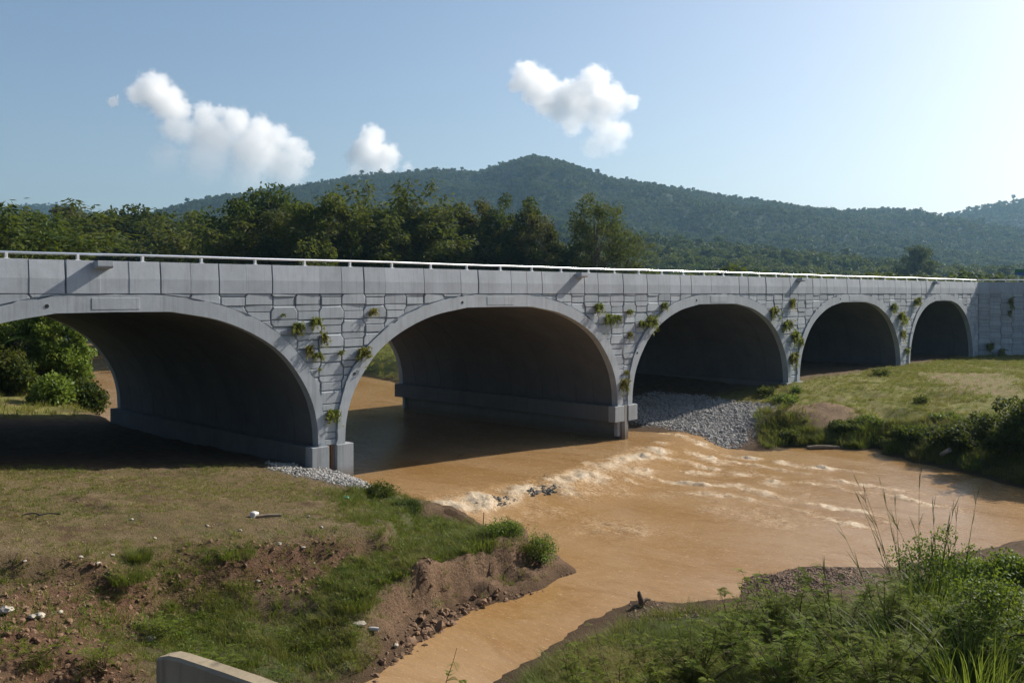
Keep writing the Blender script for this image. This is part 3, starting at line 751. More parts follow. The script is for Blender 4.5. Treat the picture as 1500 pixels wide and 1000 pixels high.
def rhombi(C, L, Wd, rng, up=.35, droop=0., axis_=None):
    """leaf rhombi at centres C with lengths L, widths Wd"""
    n = len(C)
    a = rng.normal(size=(n, 3)) if axis_ is None else axis_ + rng.normal(size=(n, 3))*.45
    a[:, 2] -= droop; a /= np.linalg.norm(a, axis=1)[:, None]
    nn = rng.normal(size=(n, 3)); nn[:, 2] = np.abs(nn[:, 2])+up
    b = np.cross(nn, a); b /= np.linalg.norm(b, axis=1)[:, None]+1e-9
    L = np.broadcast_to(L, (n,))[:, None]; Wd = np.broadcast_to(Wd, (n,))[:, None]
    V = np.stack([C-a*L/2, C+b*Wd/2-a*L*.05, C+a*L/2, C-b*Wd/2-a*L*.05], 1).reshape(-1, 3)
    F = np.arange(4*n).reshape(n, 4)
    return V, F
def cat(*g):
    Vs, Fs, o = [], [], 0
    for V, F in g: Vs.append(V); Fs.append(F+o); o += len(V)
    return np.concatenate(Vs), np.concatenate(Fs)
def scatter(name, pts, scl, rotz, variants, label=None, cat_=None, kind='stuff', tilt=None, parent=None):
    """one object: the variants instanced on points"""
    me = bpy.data.meshes.new(name); me.vertices.add(len(pts)); me.vertices.foreach_set('co', np.asarray(pts, np.float32).ravel())
    a = me.attributes.new('scl', 'FLOAT', 'POINT'); a.data.foreach_set('value', np.asarray(scl, np.float32))
    rv = np.zeros((len(pts), 3), np.float32); rv[:, 2] = rotz
    if tilt is not None: rv[:, :2] = tilt
    a = me.attributes.new('rt', 'FLOAT_VECTOR', 'POINT'); a.data.foreach_set('vector', rv.ravel())
    o = bpy.data.objects.new(name, me); link(o, parent)
    cl = bpy.data.collections.new(name+'_kinds')
    for v in variants: cl.objects.link(v)
    g = bpy.data.node_groups.new(name+'_scatter', 'GeometryNodeTree')
    g.interface.new_socket('Geometry', in_out='INPUT', socket_type='NodeSocketGeometry')
    g.interface.new_socket('Geometry', in_out='OUTPUT', socket_type='NodeSocketGeometry')
    N = g.nodes; i_ = N.new('NodeGroupInput'); o_ = N.new('NodeGroupOutput')
    ci = N.new('GeometryNodeCollectionInfo'); ci.inputs[0].default_value = cl; ci.inputs['Separate Children'].default_value = True; ci.inputs['Reset Children'].default_value = True
    ip = N.new('GeometryNodeInstanceOnPoints'); ip.inputs['Pick Instance'].default_value = True
    a1 = N.new('GeometryNodeInputNamedAttribute'); a1.data_type = 'FLOAT'; a1.inputs[0].default_value = 'scl'
    a2 = N.new('GeometryNodeInputNamedAttribute'); a2.data_type = 'FLOAT_VECTOR'; a2.inputs[0].default_value = 'rt'
    er = N.new('FunctionNodeEulerToRotation')
    ri = N.new('FunctionNodeRandomValue'); ri.data_type = 'INT'; ri.inputs[4].default_value = 0; ri.inputs[5].default_value = len(variants)-1
    lk = g.links.new
    lk(i_.outputs[0], ip.inputs['Points']); lk(ci.outputs[0], ip.inputs['Instance']); lk(ri.outputs[2], ip.inputs['Instance Index'])
    lk(a1.outputs[0], ip.inputs['Scale']); lk(a2.outputs[0], er.inputs[0]); lk(er.outputs[0], ip.inputs['Rotation']); lk(ip.outputs[0], o_.inputs[0])
    md = o.modifiers.new('scatter', 'NODES'); md.node_group = g
    return tag(o, label, cat_, None, kind)
def variant(name, V, F, mat):
    me = np_mesh(name, V, F); me.materials.append(mat); return bpy.data.objects.new(name, me)

M['far_leaf'] = leafmat('far_forest_leaves', (.008,.025,.007), (.036,.064,.016), .2, (.050,.068,.014), objvar=1.1, pscale=.012)
M['leaf_dark'] = leafmat('dark_tree_leaves', (.014,.030,.007), (.038,.062,.014), .25)
M['leaf_mid'] = leafmat('tree_leaves', (.022,.042,.008), (.060,.085,.018), .3, (.085,.090,.020))
M['leaf_olive'] = leafmat('olive_tree_leaves', (.026,.042,.010), (.070,.088,.022), .3, (.090,.092,.026))
M['leaf_bright'] = leafmat('bright_leaves', (.055,.105,.016), (.120,.180,.035), .4)
M['leaf_brown'] = leafmat('reddish_tree_leaves', (.026,.034,.011), (.062,.066,.022), .28, (.080,.060,.032))

rng = np.random.default_rng(11)
def far_tree(seed, n, leaf, shape):
    r = np.random.default_rng(seed); d = r.normal(size=(n, 3)); d /= np.linalg.norm(d, axis=1)[:, None]
    rr = r.uniform(.45, 1, n)[:, None]
    C = d*rr*np.array(shape[:3]); C[:, 2] += shape[3]
    g1 = rhombi(C, r.uniform(.7, 1.3, n)*leaf, r.uniform(.6, 1.1, n)*leaf, r, up=.8)
    V, F = tubes([(np.array([(0,0,-1.),(0,0,shape[3]*.6),(0,0,shape[3])]), np.array([.03,.025,.01])*shape[3]*2)], 4)
    return cat(g1, (V, F))
FAR = []
for k, sh in enumerate([(4,4,3.2,6),(3.4,3.4,4,7),(4.6,4.6,2.6,6.5),(3,3,2.6,9.5),(5,4.2,3.4,7),(3.2,3.2,3,5)]):
    V_, F_ = far_tree(50+k, 80, 2.0, sh); FAR.append(variant('far_tree_kind', V_, F_, M['far_leaf']))
# trees on the hills: denser near the ridges so that the skyline reads as trees
N = 150000
u = rng.uniform(-1500, 2100, N); v = rng.uniform(420, 2950, N); ok = np.abs(u) < v*.75+60
u, v = u[ok], v[ok]; z = hill_h(u, v)
e = 12.; dzv = (hill_h(u, v+e)-hill_h(u, v-e))/(2*e)
view = (z-EYE)/v
ok = (z > 1) & (dzv > view-.22)
u, v, z = u[ok], v[ok], z[ok]
xx, yy = uv2w(u, v); sc_ = rng.uniform(.6, 1.15, len(u))*np.where(rng.random(len(u)) < .05, rng.uniform(1.1, 1.55, len(u)), 1.)
scatter('hill_forest', np.stack([xx, yy, z-1.0], 1), sc_, rng.uniform(0, 6.28, len(u)), FAR, 'dense green forest covering the hills on the skyline', 'forest')
print('hill trees', len(u))
# valley trees between the bridge and the hills
N = 9000
v = 150*np.exp(rng.uniform(0, 1, N)*math.log(700/150)); u = (rng.uniform(560, 1750, N)-750)/FPX*v
z = np.maximum(hill_h(u, v), 2.5); xx, yy = uv2w(u, v)
ok = (yy > 45) & (sd(xx, yy, RIVER) < -4) & ((v > 230) | (u > v*.10)) & (sd(xx, yy, GLADE) < -2) & (sd(xx, yy, MEADOW[1]) < -5)
keepv = rng.random(N) < np.clip(v/420, .25, 1); ok &= keepv
u, v, z, xx, yy = u[ok], v[ok], z[ok], xx[ok], yy[ok]
NEARK = []
for k, sh in enumerate([(4,4,3.4,5),(3.6,3.4,3.2,4.4),(4.4,4.4,2.8,5.4),(3,3,2.4,3.2),(2.8,2.8,3.2,6)]):
    V_, F_ = far_tree(80+k, 520, .85, sh); NEARK.append(variant('valley_tree_kind', V_, F_, M[('far_leaf','leaf_dark','leaf_mid')[k % 3]]))
scatter('valley_forest', np.stack([xx, yy, z-.6], 1), rng.uniform(.7, 1.35, len(u))*np.clip(.85+v/1500, .9, 1.2), rng.uniform(0, 6.28, len(u)), NEARK, 'low mixed woodland filling the valley behind the right half of the bridge', 'forest')
print('valley trees', len(u))

# ================================================================== TREES BEHIND THE BRIDGE
def crown_round(r, h, zlo, rad, ncl, nl, leaf, squash=1., hollow=.5, cl_r=1.0, flat=False):
    ph = r.uniform(0, 6.28, 6); d = r.normal(size=(ncl, 3)); d /= np.linalg.norm(d, axis=1)[:, None]
    env = .78+.26*np.sin(3*np.arctan2(d[:, 1], d[:, 0])+ph[0])*np.cos(2.2*d[:, 2]+ph[1])+.16*np.sin(7*d[:, 0]+ph[2])*np.sin(6*d[:, 2]+ph[3])
    rr = r.uniform(hollow, 1, ncl)**.7*env
    cz = (h+zlo)/2; C = d*rr[:, None]*np.array([rad, rad, (h-zlo)/2]); C[:, 2] += cz
    idx = r.integers(0, ncl, nl)
    off = r.normal(size=(nl, 3)); off /= np.linalg.norm(off, axis=1)[:, None]; off *= (r.random(nl)**.45)[:, None]*cl_r*r.uniform(.6, 1.25, ncl)[idx][:, None]
    if flat: off[:, 2] *= .42
    else: off[:, 2] *= .8
    L = C[idx]+off
    return C, rhombi(L, r.uniform(.7, 1.35, nl)*leaf, r.uniform(.4, .65, nl)*leaf, r, up=.5, droop=.25)
def limbs(r, h, C, nb, r0, zs=.25, zlow=None):
    paths = []; top = h*.82
    bend = r.normal(0, .25, 2)
    def tp(s): return np.array([bend[0]*math.sin(s*3)*s, bend[1]*math.sin(s*2.5)*s, s*top])
    s_ = np.linspace(0, 1, 9); paths.append((np.array([tp(s) for s in s_])-np.array([0,0,.4])*(s_ == 0)[:, None], r0*(1-s_*.85)))
    for c in C[r.choice(len(C), min(nb, len(C)), replace=False)]:
        s0 = np.clip(c[2]/top*r.uniform(.45, .8), zs, .95); a = tp(s0)
        mid = (a+c)/2+np.array([0, 0, .06*h])+r.normal(0, .15, 3)
        q = np.array([(1-t)**2*a+2*t*(1-t)*mid+t*t*c for t in np.linspace(0, 1, 6)])
        paths.append((q, np.linspace(r0*.42*(1-s0*.5), r0*.05+.01, 6)))
    return tubes(paths, 6)
def round_tree(seed, h, zlo, rad, nl=13000, leaf=.36, ncl=110, cl_r=1.15, nb=26, r0=.24, flat=False, hollow=.5, zs=.25):
    r = np.random.default_rng(seed); C, cr = crown_round(r, h, zlo, rad, ncl, nl, leaf, cl_r=cl_r, flat=flat, hollow=hollow)
    return limbs(r, h, C, nb, r0, zs), cr
def bamboo(seed, h, spread, nst=46, nl=15000, leaf=.40):
    r = np.random.default_rng(seed); paths = []; pts = []; axs = []
    for k in range(nst):
        a = r.uniform(0, 6.28); b0 = r.uniform(0, .9)*np.array([math.cos(a), math.sin(a)]); hh = h*r.uniform(.6, 1.05); lean = spread*r.uniform(.25, 1.1)
        a2 = a+r.normal(0, .5); dr = np.array([math.cos(a2), math.sin(a2)])
        s = np.linspace(0, 1, 12); x = b0[0]+dr[0]*lean*s**2.2; y = b0[1]+dr[1]*lean*s**2.2; z = hh*(s-.16*s**4*lean/spread)
        q = np.stack([x, y, z], 1); paths.append((q, .045*(1-s*.9)+.004))
        m_ = nl//nst; t = r.uniform(.22, 1, m_)**.8; base = np.stack([np.interp(t, s, q[:, i]) for i in range(3)], 1)
        side = r.normal(size=(m_, 3)); side[:, 2] *= .5; base = base+side*(.32+.55*(1-t)[:, None])
        pts.append(base); dd = side.copy(); dd[:, 2] -= .9; axs.append(dd)
    Cp = np.concatenate(pts); ax = np.concatenate(axs)
    cr = rhombi(Cp, r.uniform(.7, 1.4, len(Cp))*leaf, r.uniform(.28, .45, len(Cp))*leaf, r, axis_=ax)
    return tubes(paths, 5), cr
_mesh = {}
def tree(name, gen, key, px, d, top, label, leafm, barkm, group, cat_='tree', native_h=None, width=None, native_w=None, rz=None):
    """top: photo row of the crown's top; placed at depth d"""
    for dd_ in sorted(np.arange(-14, 90, 2.), key=abs):             # keep trees out of the river and off the grassy bend
        x, y = at(px, d+dd_)
        if sd(np.array([x]), np.array([y]), RIVER)[0] < -2.5 and not (sd(np.array([x]), np.array([y]), GLADE)[0] > 0): break
    d = d+dd_
    zg = float(height(np.array([x]), np.array([y]))[0])
    if key not in _mesh:
        tr, cr = gen()
        mt = np_mesh('trunk', *tr, smooth=True); mt.materials.append(M[barkm])
        mc = np_mesh('crown', *cr); mc.materials.append(M[leafm]); _mesh[key] = (mt, mc, float(cr[0][:, 2].max()), float(np.percentile(np.abs(cr[0][:, :2]), 97)))
    mt, mc, hh, ww = _mesh[key]
    H = zat(top, d)-zg; s = H/hh; sx = s if width is None else (width/FPX*d/2)/ww
    root = empty(name, (x, y, zg-.1), label, cat_, group, rz=rz if rz is not None else (px*1.7) % 6.28)
    root.scale = (sx, sx, s)
    t_ = link(bpy.data.objects.new('trunk', mt), root); c_ = link(bpy.data.objects.new('crown', mc), root)
    if mc.materials[0] != M[leafm]:
        c_.material_slots[0].link = 'OBJECT'; c_.material_slots[0].material = M[leafm]
    return root
G1 = 'trees behind the bridge'
RT = lambda s, **k: (lambda: round_tree(s, 14, 3.0, 5.2, **k))
BB = lambda s: (lambda: bamboo(s, 14, 4.6))
T = [ # name, generator, key, px, depth, top row, width px, label, leaf, bark
 ('bamboo_clump', BB(1), 'b1', 10, 88, 282, 190, 'feathery yellow-green bamboo clump at the left edge above the rail', 'leaf_mid', 'bark'),
 ('bamboo_clump', BB(2), 'b2', 70, 96, 285, 150, 'bright feathery bamboo second from the left edge, behind the rail', 'leaf_mid', 'bark'),
 ('broadleaf_tree', RT(3, nl=13000), 'r3', 112, 112, 296, 120, 'olive tree with bare reddish twigs on top, left of the dark rounded tree', 'leaf_brown', 'pale_bark'),
 ('broadleaf_tree', RT(4, nl=13000), 'r4', 205, 104, 297, 150, 'dark rounded tree with a spiky top, in the dip of the left skyline', 'leaf_dark', 'bark'),
 ('broadleaf_tree', RT(5), 'r5', 150, 90, 325, 130, 'low olive tree in front of the dark rounded tree on the left', 'leaf_olive', 'bark'),
 ('broadleaf_tree', RT(6), 'r6', 275, 98, 318, 130, 'green tree filling the gap left of the tall dark tree', 'leaf_mid', 'bark'),
 ('broadleaf_tree', RT(7, nl=13000, cl_r=1.4, ncl=60), 'r7', 405, 118, 262, 130, 'tall dark tree with a broad lumpy crown, highest of the trees on the left', 'leaf_dark', 'bark'),
 ('broadleaf_tree', RT(8, nl=13000, ncl=60), 'r8', 465, 122, 276, 95, 'green tree just right of the tall dark tree with a ragged side branch', 'leaf_mid', 'bark'),
 ('bamboo_clump', BB(3), 'b3', 340, 95, 300, 130, 'olive bamboo below and left of the tall dark tree', 'leaf_olive', 'bark'),
 ('bamboo_clump', BB(4), 'b4', 420, 93, 305, 130, 'olive bamboo in front of the tall dark tree', 'leaf_olive', 'bark'),
 ('bamboo_clump', BB(1), 'b1', 500, 98, 292, 120, 'bamboo clump midway between the tall dark tree and the plume-topped bamboo', 'leaf_mid', 'bark'),
 ('bamboo_clump', BB(5), 'b5', 582, 94, 264, 125, 'tall plume-topped yellowish bamboo above the second arch\'s left haunch', 'leaf_olive', 'bark'),
 ('bamboo_clump', BB(2), 'b2', 545, 100, 285, 110, 'shorter bamboo just left of the tall plume-topped bamboo', 'leaf_mid', 'bark'),
 ('bamboo_clump', BB(3), 'b3', 632, 92, 312, 95, 'low drooping bamboo just right of the tall plume-topped bamboo', 'leaf_olive', 'bark'),
 ('broadleaf_tree', RT(9, nl=13000, ncl=70), 'r9', 690, 104, 283, 105, 'tree with light green leaf patches and brownish top, left of the twin dark trees', 'leaf_brown', 'bark'),
 ('broadleaf_tree', RT(10, nl=13000, ncl=60, nb=34), 'r10', 742, 106, 279, 85, 'dark upright tree, the taller of the pair above the second arch', 'leaf_dark', 'bark'),
 ('broadleaf_tree', RT(11, nl=10000, ncl=60, nb=40), 'r11', 780, 102, 296, 90, 'reddish-green open tree, the shorter of the pair above the second arch', 'leaf_brown', 'bark'),
 ('airy_tree', lambda: round_tree(12, 14, 3.2, 5.2, nl=9500, leaf=.27, ncl=120, cl_r=.95, nb=44, r0=.2, hollow=.45, zs=.12), 'a1', 872, 100, 279, 100, 'airy tree with tiered branches and visible stems standing apart to the right', 'leaf_olive', 'bark'),
 ('airy_tree', lambda: round_tree(13, 14, 2.0, 5.0, nl=5200, leaf=.27, ncl=70, cl_r=1.3, nb=36, r0=.16, flat=True, hollow=.5, zs=.12), 'a2', 915, 103, 318, 78, 'lower thin-stemmed tree touching the right side of the airy tiered tree', 'leaf_olive', 'bark'),
 ('broadleaf_tree', RT(4), 'r4', 1340, 420, 356, 50, 'dark bushy tree standing above the valley woods on the right', 'leaf_dark', 'bark'),
]
for nm_, gen, key, px, d, top, wpx, lab, lf, bk in T:
    tree(nm_, gen, key, px, d, top, lab, lf, bk, G1, width=wpx*(1.22 if px < 640 else 1.02))
BACK = [(-40,300,'back-row tree running out of the left edge behind the yellow-green bamboo'),(40,305,'back-row tree between the two leftmost bamboos'),(90,318,'back-row tree just left of the tree with bare reddish twigs'),(140,312,'back-row tree just right of the tree with bare reddish twigs'),
        (235,305,'back-row tree at the right shoulder of the dark rounded tree'),(285,318,'back-row tree showing in the dip left of the tall dark tree'),(320,312,'back-row tree above the olive bamboo left of the tall dark tree'),(375,300,'back-row tree under the left side of the tall dark tree\'s crown'),
        (440,296,'back-row tree under the right side of the tall dark tree\'s crown'),(485,300,'back-row tree right of the ragged side branch'),(530,305,'back-row tree left of the shorter bamboo'),(560,300,'back-row tree between the shorter and the plume-topped bamboo'),
        (615,302,'back-row tree at the right shoulder of the plume-topped bamboo'),(655,322,'back-row tree above the low drooping bamboo'),(705,326,'back-row tree left of the taller of the twin trees'),(735,330,'back-row tree between the twin trees'),(800,350,'back-row tree right of the shorter of the twin trees')]
for i, (px, top, lab) in enumerate(BACK):
    tree('broadleaf_tree', None, ['r3','r4','r5','r6','r9','b3'][i % 6], px, 126+(i*7) % 13, top, lab, ['leaf_dark','leaf_mid','leaf_olive'][i % 3], 'bark', 'back row of trees', width=115)
# undergrowth right behind the road
U = [(20,72,350,'leaf_olive','dry yellow-green bush at the far left just above the rail'), (95,74,345,'leaf_mid','green bush above the first rail bay from the left'), (165,76,352,'leaf_bright','fresh green bush behind the leftmost lamp corbel'),
     (240,78,350,'leaf_olive','olive bush right of the leftmost lamp corbel'), (320,80,348,'leaf_olive','dry olive bush above the first arch\'s right haunch'), (398,82,352,'leaf_brown','brownish bush below the tall dark tree'), (462,82,345,'leaf_olive','yellowish bush below and right of the tall dark tree'),
     (528,84,350,'leaf_mid','dark green bush left of the plume-topped bamboo\'s foot'), (600,84,345,'leaf_olive','olive bush at the plume-topped bamboo\'s foot'), (665,86,350,'leaf_mid','green bush left of the twin dark trees\' feet'), (725,88,352,'leaf_dark','dark bush at the twin dark trees\' feet'),
     (800,90,362,'leaf_brown','low brownish scrub between the twin dark trees and the airy tree')]
for i, (px, d, top, lf, lab) in enumerate(U):
    k = i % 4
    tree('shrub', (lambda k=k: round_tree(30+k, 8, .2, 3.6, nl=9000, leaf=.3, ncl=60, cl_r=.9, nb=14, r0=.09)), 's%d' % k, px, d+8, top, lab, lf, 'bark', 'bushes along the far edge of the road', 'shrub', width=105)
# trees shading the bend of the river upstream, seen through the first arch
for i, (x, y, h, lf, lab) in enumerate([(40,112,15,'leaf_dark','dark riverside tree at the upstream bend seen under the first arch, left one'), (52,120,16,'leaf_dark','dark riverside tree at the upstream bend seen under the first arch, right one'), (30,118,14,'leaf_mid','green riverside tree behind the upstream bend under the first arch'), (44,124,17,'leaf_mid','tall riverside tree closing the view under the first arch')]):
    dd = (x-CAM[0])*FWD[0]+(y-CAM[1])*FWD[1]; px = 750+FPX*((x-CAM[0])*RGT[0]+(y-CAM[1])*RGT[1])/dd
    tree('broadleaf_tree', RT(20+i, nl=4500, zs=.1), 'v%d' % (i % 2), px, dd, 430-(h-6)*FPX/dd, lab, lf, 'bark', 'trees at the river bend', width=10*FPX/dd)

# creeper-covered thicket beyond the first arch
def thicket(px, py_base, zb, d, wid_px, top_row, seed, leaf, lf, lab, nl=7000):
    x, y = at(px, d); zg = float(height(np.array([x]), np.array([y]))[0]); h = zat(top_row, d)-zg; w = wid_px/FPX*d/2
    r = np.random.default_rng(seed); C, cr = crown_round(r, h, -.3, w, 70, nl, leaf, cl_r=.75, hollow=.62)
    st = limbs(r, h*.8, C, 16, .09, .02)
    root = empty('thicket', (x, y, zg-.1), lab, 'shrub', 'bushes seen under the first arch')
    a = np_mesh('trunk', *st, smooth=True); a.materials.append(M['bark']); link(bpy.data.objects.new('trunk', a), root)
    a = np_mesh('crown', *cr); a.materials.append(M[lf]); link(bpy.data.objects.new('crown', a), root)
M['creeper'] = leafmat('creeper_leaves', (.075,.130,.016), (.175,.235,.045), .35, rough=.5)
thicket(10, 590, 2, 61, 90, 505, 71, .26, 'leaf_mid', 'dark green bush at the left edge seen under the first arch')
thicket(60, 590, 2, 64, 110, 430, 72, .26, 'creeper', 'tall creeper-hung thicket seen under the first arch', 11000)
thicket(103, 590, 2, 64, 66, 448, 73, .26, 'creeper', 'bright creeper column at the right side of the thicket under the first arch', 7000)
thicket(122, 600, 1, 60, 54, 552, 74, .24, 'leaf_dark', 'dark low bush leaning over the brown water under the first arch', 4500)
thicket(75, 600, 2, 58, 55, 548, 75, .28, 'creeper', 'large-leaved bush at the foot of the thicket under the first arch', 3500)
thicket(20, 600, 2, 66, 120, 440, 76, .28, 'leaf_dark', 'tall dark thicket behind the left edge under the first arch', 7000)
thicket(-60, 600, 2, 62, 150, 420, 77, .28, 'leaf_mid', 'green thicket running out of the left edge under the first arch', 7000)
def frond_plant(px, py, d, n, L, lab, name, cat_):
    x, y = at(px, d); z0 = zat(py, d); r = np.random.default_rng(5); paths, lf = [], []
    for k in range(n):
        a = r.uniform(0, 6.28); s = np.linspace(0, 1, 9); q = np.stack([math.cos(a)*L*s, math.sin(a)*L*s, L*(.75*s-1.0*s*s)], 1); paths.append((q, .025*(1-s)+.006))
        for sd_ in (-1, 1):
            t = np.linspace(.12, 1, 26); c = np.stack([np.interp(t, s, q[:, i]) for i in range(3)], 1)
            dr = np.array([-math.sin(a)*sd_+.5*math.cos(a), math.cos(a)*sd_+.5*math.sin(a), -.35]); dr /= np.linalg.norm(dr)
            ln = .5*np.sin(np.clip(t, .1, .97)*3.1)+.12; tip = c+dr*ln[:, None]; wv = np.array([math.cos(a), math.sin(a), 0])*.03
            lf.append(np.stack([c, (c+tip)/2+wv, tip, (c+tip)/2-wv], 1).reshape(-1, 3))
    Vl = np.concatenate(lf); Fl = np.arange(len(Vl)).reshape(-1, 4)
    zg = float(height(np.array([x]), np.array([y]))[0])
    root = empty(name, (x, y, zg), lab, cat_)
    stem = tubes([(np.array([(0,0,-.2),(0,0,(z0-zg)/2),(0,0,z0-zg)]), [.14,.11,.09])], 8)
    a = np_mesh('trunk', *stem, smooth=True); a.materials.append(M['bark']); link(bpy.data.objects.new('trunk', a), root)
    fr = cat(tubes(paths, 5), (Vl, Fl)); fr[0][:, 2] += z0-zg
    a = np_mesh('crown', *fr); a.materials.append(M['leaf_bright']); link(bpy.data.objects.new('crown', a), root)
frond_plant(42, 498, 63.0, 11, 1.9, 'small palm with arching fronds among the thicket under the first arch', 'palm', 'palm')

# ================================================================== GRASS (stuff)
M['grass_lush'] = leafmat('lush_grass', (.046,.074,.012), (.120,.138,.030), .36, (.19,.155,.055))
M['grass_dry'] = leafmat('dry_grass', (.140,.142,.036), (.285,.245,.085), .32, (.11,.14,.03))
M['grass_mead'] = leafmat('meadow_grass', (.110,.140,.024), (.245,.225,.060), .35, (.20,.16,.06))
M['fern'] = leafmat('wall_weed_leaves', (.085,.125,.022), (.200,.215,.055), .4, (.24,.19,.06))
M['mimosa'] = leafmat('feathery_leaves', (.095,.150,.014), (.215,.255,.034), .5)
M['reed'] = leafmat('reed_blades', (.065,.115,.014), (.165,.205,.045), .42, rough=.5, spec=.25)
M['bush_fg'] = leafmat('riverside_leaves', (.045,.090,.010), (.115,.165,.026), .42, rough=.55, spec=.2)
def blades(n, h, w, lean, spread, seed, seg=3):
    """a tuft: n curved tapering blades"""
    r = np.random.default_rng(seed); a = r.uniform(0, 6.28, n); rad = spread*np.sqrt(r.random(n))
    b0 = np.stack([np.cos(a)*rad, np.sin(a)*rad, np.zeros(n)], 1); a2 = a+r.normal(0, .7, n)
    dr = np.stack([np.cos(a2), np.sin(a2), np.zeros(n)], 1); sdv = np.stack([-np.sin(a2), np.cos(a2), np.zeros(n)], 1)
    hh = h*r.uniform(.55, 1.15, n); ln = lean*r.uniform(.2, 1.3, n)*hh
    s = np.linspace(0, 1, seg+1); Vs = []
    for t in s:
        c = b0+dr*(ln*t*t)[:, None]+np.array([0, 0, 1.])*(hh*(t-.35*lean*t**3))[:, None]
        ww = w*(1-t**1.6)*.5+.0005
        Vs += [c-sdv*ww, c+sdv*ww]
    V = np.stack(Vs, 1).reshape(-1, 3); k = 2*(seg+1); base = (np.arange(n)*k)[:, None]
    F = np.concatenate([base+np.array([[2*i, 2*i+1, 2*i+3, 2*i+2]]) for i in range(seg)])
    return V, F
def tufts(prefix, mat, specs): return [variant(prefix, *blades(*s), mat) for s in specs]
rng = np.random.default_rng(23)
def sample(bounds, n, prob):
    x = rng.uniform(bounds[0], bounds[1], n); y = rng.uniform(bounds[2], bounds[3], n); p_ = prob(x, y)
    ok = rng.random(n) < p_; x, y = x[ok], y[ok]; z = height(x, y)
    dry = z > wlevel(x, y)+.10; return np.stack([x, y, z-.02], 1)[dry]
# lush bank grass on the left
K_l = tufts('lush_tuft', M['grass_lush'], [(16,.26,.013,.8,.11,1),(14,.36,.013,.9,.10,2),(18,.16,.013,.9,.15,3),(12,.44,.013,.9,.08,4)])
K_l += tufts('straw_tuft', M['grass_dry'], [(14,.26,.010,.8,.12,41),(12,.36,.009,.8,.10,42)])
K_l += tufts('lush_tuft', M['grass_lush'], [(20,.20,.011,.9,.14,43),(18,.30,.011,.9,.12,44)])
K_l.append(variant('weed_tuft', *rhombi(np.random.default_rng(77).normal(0, 1, (40,3))*np.array([.13,.13,.05])+np.array([0,0,.10]), .06, .035, np.random.default_rng(78)), M['bush_fg']))
def p_l(x, y):
    d, ins = pdist(x, y, RIVER); lip = sstep(1.3, 1.7, d)*sstep(4.2, 2.8, d)*sstep(-10.5, -8, x)*sstep(3.2, 1.4, x)*((y < -9.5) & (y > -16.6))
    edge = sd(x, y, PLATEAU[0]); rim = sstep(-1.6, -.5, edge)*sstep(.5, 0, edge)*((y < -7) & (x < 0))
    g_ = zone(x, y, LUSH[:2], 1.6)*(.22+1.5*sstep(-.14, .16, fbm(x*.7, y*.7, 301, 4)))
    return (1-.97*mudzone(x, y))*np.clip(g_ + 1.0*lip*sstep(-.3, .0, fbm(x*.9, y*.9, 302, 3)) + .45*rim*sstep(.08, .2, fbm(x*.8, y*.8, 303, 3)) + .08*zone(x, y, REDSOIL, 1), 0, 1)
pts = sample((-20,3.2,-19,-4), 52000, p_l)
scatter('bank_grass', pts, rng.uniform(.5, 1.1, len(pts)), rng.uniform(0, 6.28, len(pts)), K_l, 'lush green grass on the slope of the near left bank', 'grass'); print('lush', len(pts))
K_d = tufts('dry_tuft', M['grass_dry'], [(12,.11,.009,.9,.09,5),(12,.16,.010,.8,.08,6),(14,.08,.010,1.0,.12,7)])
def p_d(x, y): return np.clip(zone(x, y, PLATEAU, 1)*(.16+1.3*sstep(-.08, .18, fbm(x*.35, y*.5, 311, 4))) + .12*zone(x, y, REDSOIL, 1), 0, 1)
pts = sample((-24,4,-20,3), 40000, p_d)
scatter('plateau_grass', pts, rng.uniform(.5, 1.2, len(pts)), rng.uniform(0, 6.28, len(pts)), K_d, 'sparse short dry grass on the flat left bank', 'grass'); print('dry', len(pts))
# fringe at the edge of the bridge shadow, left
K_m = tufts('meadow_tuft', M['grass_mead'], [(12,.22,.016,.8,.14,8),(14,.30,.017,.8,.14,9),(16,.16,.016,.9,.18,10)])
def p_m(x, y): return np.clip(np.maximum(zone(x, y, MEADOW[:1], 1)*(.35+1.0*sstep(-.15, .12, fbm(x*.3, y*.3, 321, 4)))*(1-.85*zone(x, y, BARE, 1)), 0)*(1-zone(x, y, [RIPRAP], .5)), 0, 1)
pts = sample((24,105,-26,1), 52000, p_m)
scatter('meadow_grass', pts, rng.uniform(.5, 1.15, len(pts)), rng.uniform(0, 6.28, len(pts)), K_m, 'yellow-green meadow grass on the right bank before the bridge', 'grass'); print('meadow', len(pts))
K_m2 = tufts('far_meadow_tuft', M['grass_mead'], [(14,.4,.03,.8,.3,12),(14,.5,.03,.8,.3,13)])
pts = sample((-30,110,20.5,70), 16000, lambda x, y: np.clip(zone(x, y, MEADOW[1:], 1.5), 0, 1))
scatter('far_bank_grass', pts, rng.uniform(.6, 1.2, len(pts)), rng.uniform(0, 6.28, len(pts)), K_m2, 'grass on the banks upstream seen through the arches', 'grass')
# rank growth along the right bank's edge
K_r = tufts('rank_tuft', M['grass_lush'], [(20,.55,.022,.9,.2,14),(18,.7,.022,.9,.18,15),(20,.4,.022,.9,.22,16)])
pts = sample((22,44,-26,1), 30000, lambda x, y: np.clip(zone(x, y, LUSH[2:3], .8)*(.3+1.2*sstep(-.1, .15, fbm(x*.5, y*.5, 331, 3))), 0, 1)*(1-zone(x, y, [RIPRAP, BARE[0]], .4)))
scatter('bank_edge_grass', pts, rng.uniform(.6, 1.25, len(pts)), rng.uniform(0, 6.28, len(pts)), K_r, 'rank green grass overhanging the right bank\'s water edge', 'grass')
